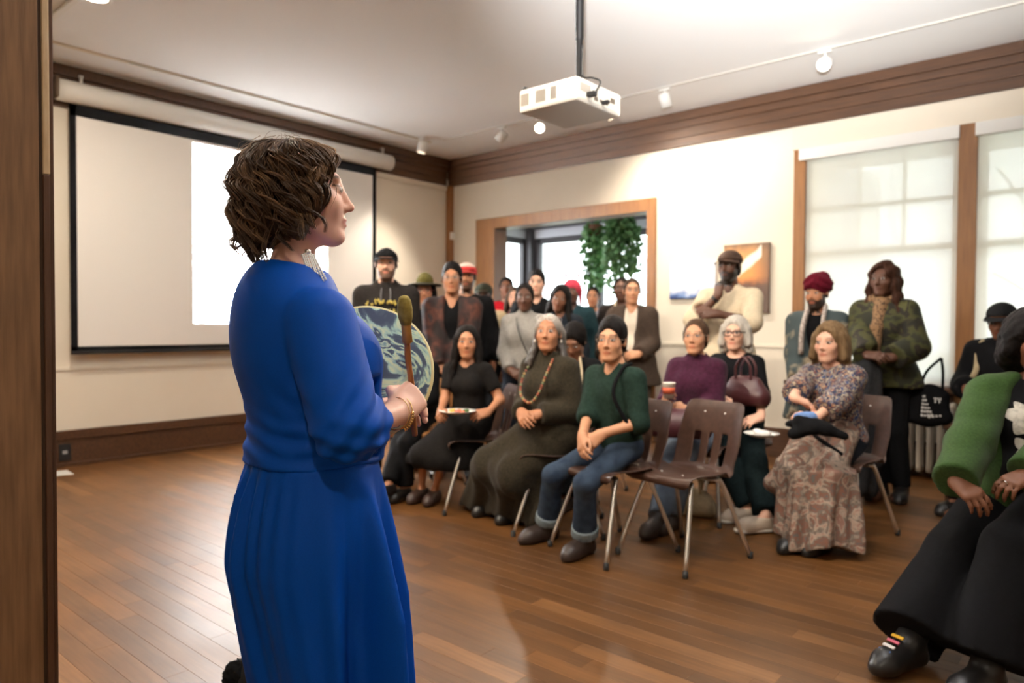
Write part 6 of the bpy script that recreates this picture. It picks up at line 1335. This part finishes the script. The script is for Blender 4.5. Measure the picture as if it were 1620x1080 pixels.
# skirt with gathers at the back
def skirt_fn():
    hz0, hz1 = .28, wz
    def fn(x, y, z):
        t = np.clip((hz1-z)/(hz1-hz0), 0, 1)
        hipb = np.sin(np.clip(t*3.2, 0, 1)*PI/2)
        a = .180+.030*hipb+.012*t; bf = .138+.008*hipb+.014*t; bb = .142+.046*np.sin(np.clip(t*2.6, 0, 1.2)*PI/2)-.085*np.clip(t-.35, 0, 1)
        cx = 0.0; cy = .012+.030*t
        X = x-cx; Y = y-cy; b = np.where(Y > 0, bf, bb); th = np.arctan2(Y/b, X/a)
        back = np.exp(-((np.abs(th+PI/2))/.75)**2); front = np.exp(-((th-.55)/.8)**2)
        pl = back*(.013*np.clip(t*9, 0.2, 1))*np.sin(th*30+2*np.sin(t*4))*np.exp(-t*2.2)+back*.014*np.sin(th*10+1.0)*np.clip(t*2, 0, 1)*.8
        pl = pl+front*.040*(np.sin(th*9.5-.6+1.2*t)+.35*np.sin(th*19+.8+1.5*t))*np.clip(t*2.2-.1, 0, 1)+.012*np.sin(th*7+2)*np.clip(t*1.5, 0, 1)
        r = np.sqrt((X/a)**2+(Y/b)**2)+1e-6
        return (r-1)*np.minimum(a, b)+pl
    return Prim(fn, (-.32, -.32, hz0), (.32, .36, hz1), .004)
L = [skirt_fn(), half((0, 0, -1), -.285, .003), half((0, 0, 1), wz+.002, .004)]
sdf_obj('dress_skirt', L, M_BLU, e, .0065)
V, Fq = tube_np([(0, 0, 0), (0, 0, 1)], 1, 4)
for sd in (1, -1): shoe(e, J, sd, M_BLEATH, (sd*.1, 1), .012, .22, None, 'boot')

# hair: an under-layer and many wavy locks
t = J.T; E_, C_, Hf_ = H_(t)
Lh = [E_((0, -.022, .032), (.084, .102, .086)), E_((0, -.052, -.050), (.086, .072, .074), .03), C_((.078, -.01, .02), (.084, -.006, -.088), .028, .024, .03), C_((-.078, -.01, .02), (-.084, -.006, -.088), .028, .024, .03),
      E_((0, .120, -.015), (.072, .078, .090), .012, 'sub'), E_((.095, .085, -.035), (.045, .062, .065), .012, 'sub'), E_((-.095, .085, -.035), (.045, .062, .065), .012, 'sub')]
M_HH = mat('hair_speaker', (1, 1, 1), .42, spec=.35, attr='tint', bump=(60, .4, (6, 6, 1)))
def hair_tint(V): n = snoise(V[:, 0]*3, V[:, 1]*3, V[:, 2], 60); return np.array([.040, .021, .012])[None]*(1+.35*n[:, None])
hr = sdf_obj('hair', Lh, M_HH, e, .005, lambda x, y, z: .006*snoise(x, y, z*.6, 60)+.003*snoise(x, y, z*.5, 150), paint=hair_tint)
rg = np.random.default_rng(5); VV, FF, CC, off = [], [], [], 0
def lock(az0, ps0, az1, endz, vol, curl_r, turns, ph, rad, col, nst=5, drop_in=.96):
    global off
    n = 21; T_ = np.linspace(0, 1, n); az = az0+(az1-az0)*T_**.8; r3 = np.array([.084, .098, .083])+vol*np.array([1, 1, .45])
    c0 = np.array([0, -.020, .032]); P = []
    ps_end = 1.62
    # arc over the skull, then a drop
    arc = max((ps_end-ps0)*.10, .01); z_eq = c0[2]+r3[2]*math.cos(ps_end); drop = max(z_eq-endz, .01); tot = arc+drop; fa = arc/tot
    for i, tt in enumerate(T_):
        if tt < fa:
            ps = ps0+(ps_end-ps0)*(tt/fa); p = c0+r3*np.array([math.sin(ps)*math.cos(az[i]), math.sin(ps)*math.sin(az[i]), math.cos(ps)])
        else:
            k = (tt-fa)/(1-fa+1e-6); b = c0+r3*np.array([math.sin(ps_end)*math.cos(az[i]), math.sin(ps_end)*math.sin(az[i]), math.cos(ps_end)])
            sc_ = 1+.05*math.sin(k*PI)-(1-drop_in)*k; p = np.array([b[0]*sc_, c0[1]+(b[1]-c0[1])*sc_, b[2]-drop*k])
        P.append(p)
    P = np.array(P); env = np.clip(T_*2.2, 0, 1); wv = ph+turns*2*PI*T_; rd = np.stack([np.cos(az), np.sin(az), 0*az], 1); tg = np.stack([-np.sin(az), np.cos(az), 0*az], 1)
    P = P+(curl_r*env*np.cos(wv))[:, None]*rd+(curl_r*1.15*env*np.sin(wv))[:, None]*tg
    P = P+(rg.uniform(-.010, .014)*T_**4)[:, None]*rd
    P[:, 2] += .35*curl_r*env*np.sin(wv*1.0+.8)
    cr = rad*4.2*(1-.62*T_)[:, None]
    for k in range(nst):
        an, rr = rg.uniform(0, 6.28), math.sqrt(rg.random()); tw = an+1.2*T_[:, None]; Q = P+cr*rr*(np.cos(tw)*rd+np.sin(tw)*tg)
        r_ = rad*.50*np.clip(np.minimum(1.0, (1.03-T_)*4), .1, 1)*rg.uniform(.7, 1.15)
        W = t.c+(Q*t.s)@t.R.T; v, f = tube_np(W, r_, 3, False); VV.append(v); FF.append(f+off); off += len(v)
        CC.append(np.tile(np.array(col)*rg.uniform(.7, 1.35), (len(v), 1)))
cols = [(.070, .038, .021), (.125, .070, .038), (.19, .112, .060), (.28, .17, .095)]
for i in range(170):
    az0 = rg.uniform(-PI, PI); fwd = math.cos(az0-PI/2)                       # 1 = straight ahead
    ps0 = rg.uniform(.1, 1.25); az1 = az0+rg.normal(0, .12)
    if fwd > .15:
        ps0 = rg.uniform(.05, .55); sd = 1 if rg.random() < .5 else -1; az1 = PI/2-sd*rg.uniform(1.02, 1.70); az0 = PI/2-sd*rg.uniform(.2, 1.3)
    back = max(0, -fwd); endz = -.108-.022*back+rg.normal(0, .018)
    if abs(math.cos(az1)) > .8 and fwd > .1: endz = rg.uniform(-.12, -.04)
    lock(az0, ps0, az1, endz, rg.uniform(.004, .020), rg.uniform(.011, .023), rg.uniform(1.2, 2.3), rg.uniform(0, 6.28), rg.uniform(.0027, .0042), cols[min(3, int(abs(rg.normal(0, 1.2))))], 15)
for i in range(26):                                                            # front sweep above the forehead
    lock(PI/2-rg.uniform(-.5, .9), rg.uniform(.30, .55), PI/2-rg.uniform(.9, 1.35), rg.uniform(-.02, .05), rg.uniform(.012, .028), rg.uniform(.008, .014), rg.uniform(1.0, 1.8), rg.uniform(0, 6.28), .0026, cols[rg.integers(1, 4)], 12)
for i in range(40):                                                            # stray hairs
    az0 = rg.uniform(-PI*1.05, PI*.12)
    lock(az0, rg.uniform(.0, .9), az0+rg.normal(0, .4), rg.uniform(-.13, .02), rg.uniform(.03, .055), rg.uniform(.008, .02), rg.uniform(.8, 2), rg.uniform(0, 6.28), .0009, cols[2], 1)
tag(from_np('hair_locks', np.concatenate(VV), np.concatenate(FF), M_HH, hr, True, np.concatenate(CC)), kind='stuff')
# earring of white beads, leather ties, bracelet
M_BEAD = mat('glass_bead', (.88, .87, .85), .15, spec=.8); ep = LW(487, 398, 1.53); er = empty('earring'); er.parent = e
Lb = []
for i in range(7):
    a = ep+A_(0, .0040*(i-3), -.002*abs(i-3)); b = LW(504+4.0*(i-3), 442+2.0*(3-abs(i-3))+rg.uniform(-2, 3), 1.505); Lb.append((np.linspace(a, b, 34), .0021+.0010*np.sin(np.arange(34)*2.1)))
tubes('bead_strand', Lb, M_BEAD, er, 6)
lathe('hook', [(0, -.006), (.006, -.004), (.006, .004), (0, .006)], M_CHROME, er, 10, ep)
M_TIE = mat('leather_tie', S(92, 66, 42), .6)
for (x0, y0, x1, y1, x2, y2) in ((415, 396, 404, 420, 394, 442), (418, 396, 410, 425, 402, 452), (412, 398, 406, 412, 398, 430)):
    tube('hair_tie', bez([LW(x0, y0, 1.60), LW(x1, y1, 1.605), LW(x2, y2, 1.60)], 6), .0028, M_TIE, e, 6, flat=.5)
el_, wr_ = J.J[1]; dd = (wr_-el_)/np.linalg.norm(wr_-el_); M_GOLD = mat('gold', (.85, .55, .22), .22, 1.0)
def ring_at(c, d, r, th, m, name, parent, wob=0.0):
    F_ = frame_from(d, (0, 0, 1)); a = np.linspace(0, 2*PI, 29); tube(name, [c+F_[:, 0]*r*math.cos(x)+F_[:, 2]*r*math.sin(x)*1.08+d*wob*math.sin(x) for x in a], th, m, parent, 6)
br = empty('bracelet'); br.parent = e; ring_at(wr_-dd*.004, dd, .0335, .0011, M_GOLD, 'chain', br, .006); ring_at(wr_+dd*.010, dd, .0345, .0013, M_GOLD, 'chain', br, .010)
F_ = frame_from(dd, (0, 0, 1))
for k in range(8):
    a = -1.1+k*.17; c = wr_+dd*.010+F_[:, 0]*.0355*math.cos(a)+F_[:, 2]*.037*math.sin(a); lathe('charm', [(0, -.010), (.003, -.006), (.0045, -.002), (.002, .002), (0, .003)], M_GOLD, br, 8, c)

# ------------------------------------------------------------------ drum and mallet
a = sp['arms'][1]; HT = T(wr_, frame_from(a['fwd'], a['up']), J.s**.5)
def L2W(p): c, s_ = math.cos(HR), math.sin(HR); return A_(p[0]*c-p[1]*s_+sp['at'][0], p[0]*s_+p[1]*c+sp['at'][1], p[2])
g = L2W(HT.p(0, .093, -.026)); ml_top = at(640, 482, 1.60)
ax_ = ml_top-g; ax_ = ax_/np.linalg.norm(ax_); q = Vector((0, 0, 1)).rotation_difference(Vector(ax_))
lt = float(np.linalg.norm(ml_top-g))
mlt = empty('drum_mallet', g, 0, 'wooden drum mallet with olive padded head held upright by the speaker', 'mallet'); mlt.rotation_mode = 'QUATERNION'; mlt.rotation_quaternion = q
M_STK = mat('branch_wood', S(186, 122, 68), .5, noise=(30, S(148, 92, 52), .4, .65, (4, 4, .7)), bump=(60, .3, (4, 4, .6)))
zs = np.linspace(-.105, lt-.055, 22); tube('stick', [(.0015*math.sin(z*40), .0012*math.cos(z*31), z) for z in zs], .0072+.0006*np.sin(zs*70), M_STK, mlt, 12)
lathe('wrapped_collar', [(.0072, lt-.092), (.0120, lt-.091), (.0112, lt-.06), (.0118, lt-.046), (.0125, lt-.042), (.006, lt-.040)], mat('hide_tan', S(192, 142, 72), .6, bump=(50, .2)), mlt, 18)
lathe('padded_head', [(.004, lt-.050), (.0125, lt-.046), (.0165, lt-.030), (.0172, lt-.010), (.0155, lt+.008), (.0110, lt+.018), (.004, lt+.0215), (0, lt+.0216)], mat('hide_olive', S(164, 146, 70), .85, noise=(60, S(136, 120, 54), .35, .65), bump=(120, .4)), mlt, 22)
DC = at(577, 586, 1.80); DN = CAMP-DC; DN = DN/np.linalg.norm(DN); DN = DN+A_(0, 0, .22)+_R*-.10; DN = DN/np.linalg.norm(DN)
dr = empty('hand_drum', DC, 0, 'round hand drum with marbled navy and pale green skin held by the speaker', 'drum'); dr.rotation_mode = 'QUATERNION'; dr.rotation_quaternion = Vector((0, 0, 1)).rotation_difference(Vector(DN))
RD = .168
lathe('frame', [(RD-.012, -.05), (RD, -.05), (RD+.001, -.006), (RD-.003, -.001), (RD-.012, -.001)], mat('drum_wood', S(206, 184, 120), .6), dr, 64)
lathe('drum_skin', [(0, .0), (RD-.006, .0), (RD-.001, -.0015), (RD+.0025, -.006), (RD+.0028, -.022), (RD+.0005, -.022)], ramp_mat('drum_marbling', 6.5, [(0, S(52, 66, 88)), (.37, S(66, 82, 106)), (.42, S(84, 104, 122)), (.45, S(176, 214, 200)), (.50, S(224, 236, 196)), (.53, S(150, 190, 190)), (.56, S(66, 84, 108)), (.60, S(72, 90, 114)), (.63, S(206, 226, 200)), (.68, S(120, 160, 166)), (.74, S(60, 76, 100)), (1, S(236, 236, 176))], .55, 3.0, 3), dr, 64)
lathe('rim', [(RD+.0006, -.024), (RD+.0045, -.022), (RD+.0052, -.012), (RD+.0030, -.003), (RD-.001, -.0012)], mat('rawhide', S(226, 214, 160), .6), dr, 64)

# black bag on the floor behind her
fb = floor_at(428, 1108); bb = empty('shoulder_bag', (fb[0], fb[1], 0), .7, 'black bag with looped strap on the floor behind the blue dress', 'bag')
sdf_obj('bag_body', [rc((-.07, 0, .05), (.08, 0, .05), .055, .055, .03), rc((-.05, .0, .10), (.06, 0, .10), .035, .04, .03), half((0, 0, -1), -.001, .004)], mat('bag_nylon', (.006, .006, .007), .6, spec=.15), bb, .008, noise_disp(.006, 45))
tube('strap', bez([(.04, 0, .12), (.05, .0, .19), (.02, .01, .215), (-.02, .01, .18), (-.03, 0, .12)], 7), .011, M_BLK, bb, flat=.5)
fz = sdf_obj('fur_pompom', [el((-.10, .01, .075), (.055, .05, .05), None, 0)], mat('black_fur', (.005, .005, .005), .95, spec=.05), bb, .006, lambda x, y, z: .007*snoise(x, y, z, 260)+.004*snoise(x, y, z, 90))
# ------------------------------------------------------------------ hanging plants in the sunroom
M_LEAF = mat('leaf_green', S(96, 146, 88), .5, noise=(20, S(140, 180, 124), .4, .6)); M_STEM = mat('stem', S(70, 80, 44), .7)
def leaf_cloud(parent, pts, size, seed):
    r = np.random.default_rng(seed); VV, FF = [], []
    for i, p in enumerate(pts):
        L_ = size*r.uniform(.7, 1.4); d = r.normal(size=3); d[2] -= .5; d /= np.linalg.norm(d); w = np.cross(d, r.normal(size=3)); w /= np.linalg.norm(w); n = np.cross(d, w); W = L_*.34
        q = [p, p+d*L_*.35+w*W-n*.1*L_, p+d*L_*.35-w*W-n*.1*L_, p+d*L_*.75+w*W*.7-n*.05*L_, p+d*L_*.75-w*W*.7-n*.05*L_, p+d*L_-n*.12*L_]
        mid = [p+d*L_*.35, p+d*L_*.75]; b = len(VV); VV += q+mid
        FF += [(b, b+1, b+6), (b, b+6, b+2), (b+1, b+3, b+7, b+6), (b+6, b+7, b+4, b+2), (b+3, b+5, b+7), (b+7, b+5, b+4)]
    me = bpy.data.meshes.new('leaves'); me.from_pydata([tuple(v) for v in VV], [], FF); me.update(); return tag(link('leaves', me, M_LEAF, parent, True), kind='stuff')
def hanging_plant(x, y, ztop, zbot, n, spreadr, seed, label, pot=True):
    e = empty('hanging_plant', (x, y, ztop), 0, label, 'plant', 'hanging plants in the sunroom'); r = np.random.default_rng(seed); st = []; pts = []
    for k in range(n):
        a = r.uniform(0, 6.28); rr = spreadr*r.uniform(.3, 1.2); L_ = (ztop-zbot)*r.uniform(.5, 1.0)
        P = bez([(0, 0, .05), (rr*.6*math.cos(a), rr*.6*math.sin(a), .02), (rr*math.cos(a), rr*math.sin(a), -L_*.35), (rr*1.05*math.cos(a+.2), rr*1.05*math.sin(a+.2), -L_)], 8); st.append((P, .004))
        for p in P[2:]:
            for _ in range(3): pts.append(np.array(p)+r.normal(0, .03, 3))
    tubes('vines', st, M_STEM, e, 5); leaf_cloud(e, pts, .10, seed+1)
    if pot:
        lathe('pot', [(0, -.06), (.09, -.06), (.12, .10), (.125, .11), (.11, .11), (.08, -.04), (0, -.04)], mat('pot_clay', S(120, 80, 60), .7), e, 20)
        for k in range(3): a = k*2.094; tube('cord', [(.115*math.cos(a), .115*math.sin(a), .1), (0, 0, SUNZ-ztop)], .003, M_BLK, e, 5)
hanging_plant(-6.15, 9.0, 2.60, 1.45, 12, .10, 21, 'trailing green plant hanging by the dark window mullion')
hanging_plant(-5.50, 8.75, 2.62, 1.55, 16, .22, 23, 'bushy trailing plant hanging at the right of the sunroom window')
hanging_plant(-4.90, 9.05, 2.55, 1.75, 12, .20, 25, 'small trailing plant by the right door casing')
def tree_out(x, y, h, seed, label):
    e = empty('garden_tree', (x, y, -.6), 0, label, 'tree', 'bare garden trees'); r = np.random.default_rng(seed); B = [([(0, 0, 0), (.05, 0, h*.5), (0, .05, h)], .09)]
    for k in range(16):
        z = h*r.uniform(.3, .95); a = r.uniform(0, 6.28); L_ = r.uniform(.6, 1.6); B.append((bez([(0, 0, z), (L_*.5*math.cos(a), L_*.5*math.sin(a), z+.25*L_), (L_*math.cos(a+.3), L_*math.sin(a+.3), z+.6*L_)], 4), .022))
    tubes('trunk_and_branches', B, mat('bark', S(120, 112, 106), .9), e, 6)
tree_out(-0.2, 11.5, 5.5, 31, 'pale bare tree outside the left window'); tree_out(4.2, 13.5, 6.0, 33, 'pale bare tree outside the right window')

# ------------------------------------------------------------------ small things on the floor between the chairs
q = floor_at(648, 742); fcup = empty('paper_cup', q, 0, 'white and green paper cup on the floor behind the drum mallet', 'cup')
lathe('cup_body', [(0, 0), (.028, 0), (.040, .105), (.042, .108), (.038, .106), (.027, .006), (0, .006)], mat('cup_pale', (.66, .64, .58), .5), fcup, 20); lathe('printed_band', [(.0315, .03), (.0375, .08), (.0381, .08), (.0321, .03)], mat('cup_green', S(84, 120, 60), .6), fcup, 20)
q = floor_at(898, 806); handbag((q[0]-.12, q[1]+.10, .002), .5, mat('wine_canvas', S(72, 16, 22), .8), .26, .22, .12, 'dark red bag on the floor under the chair of the green shirt', False, False)
q = floor_at(1096, 822); handbag((q[0]-.05, q[1]+.10, .002), .3, cloth('cream_canvas', S(168, 148, 118)), .24, .17, .10, 'cream canvas bag on the floor behind the empty chair', True, False)
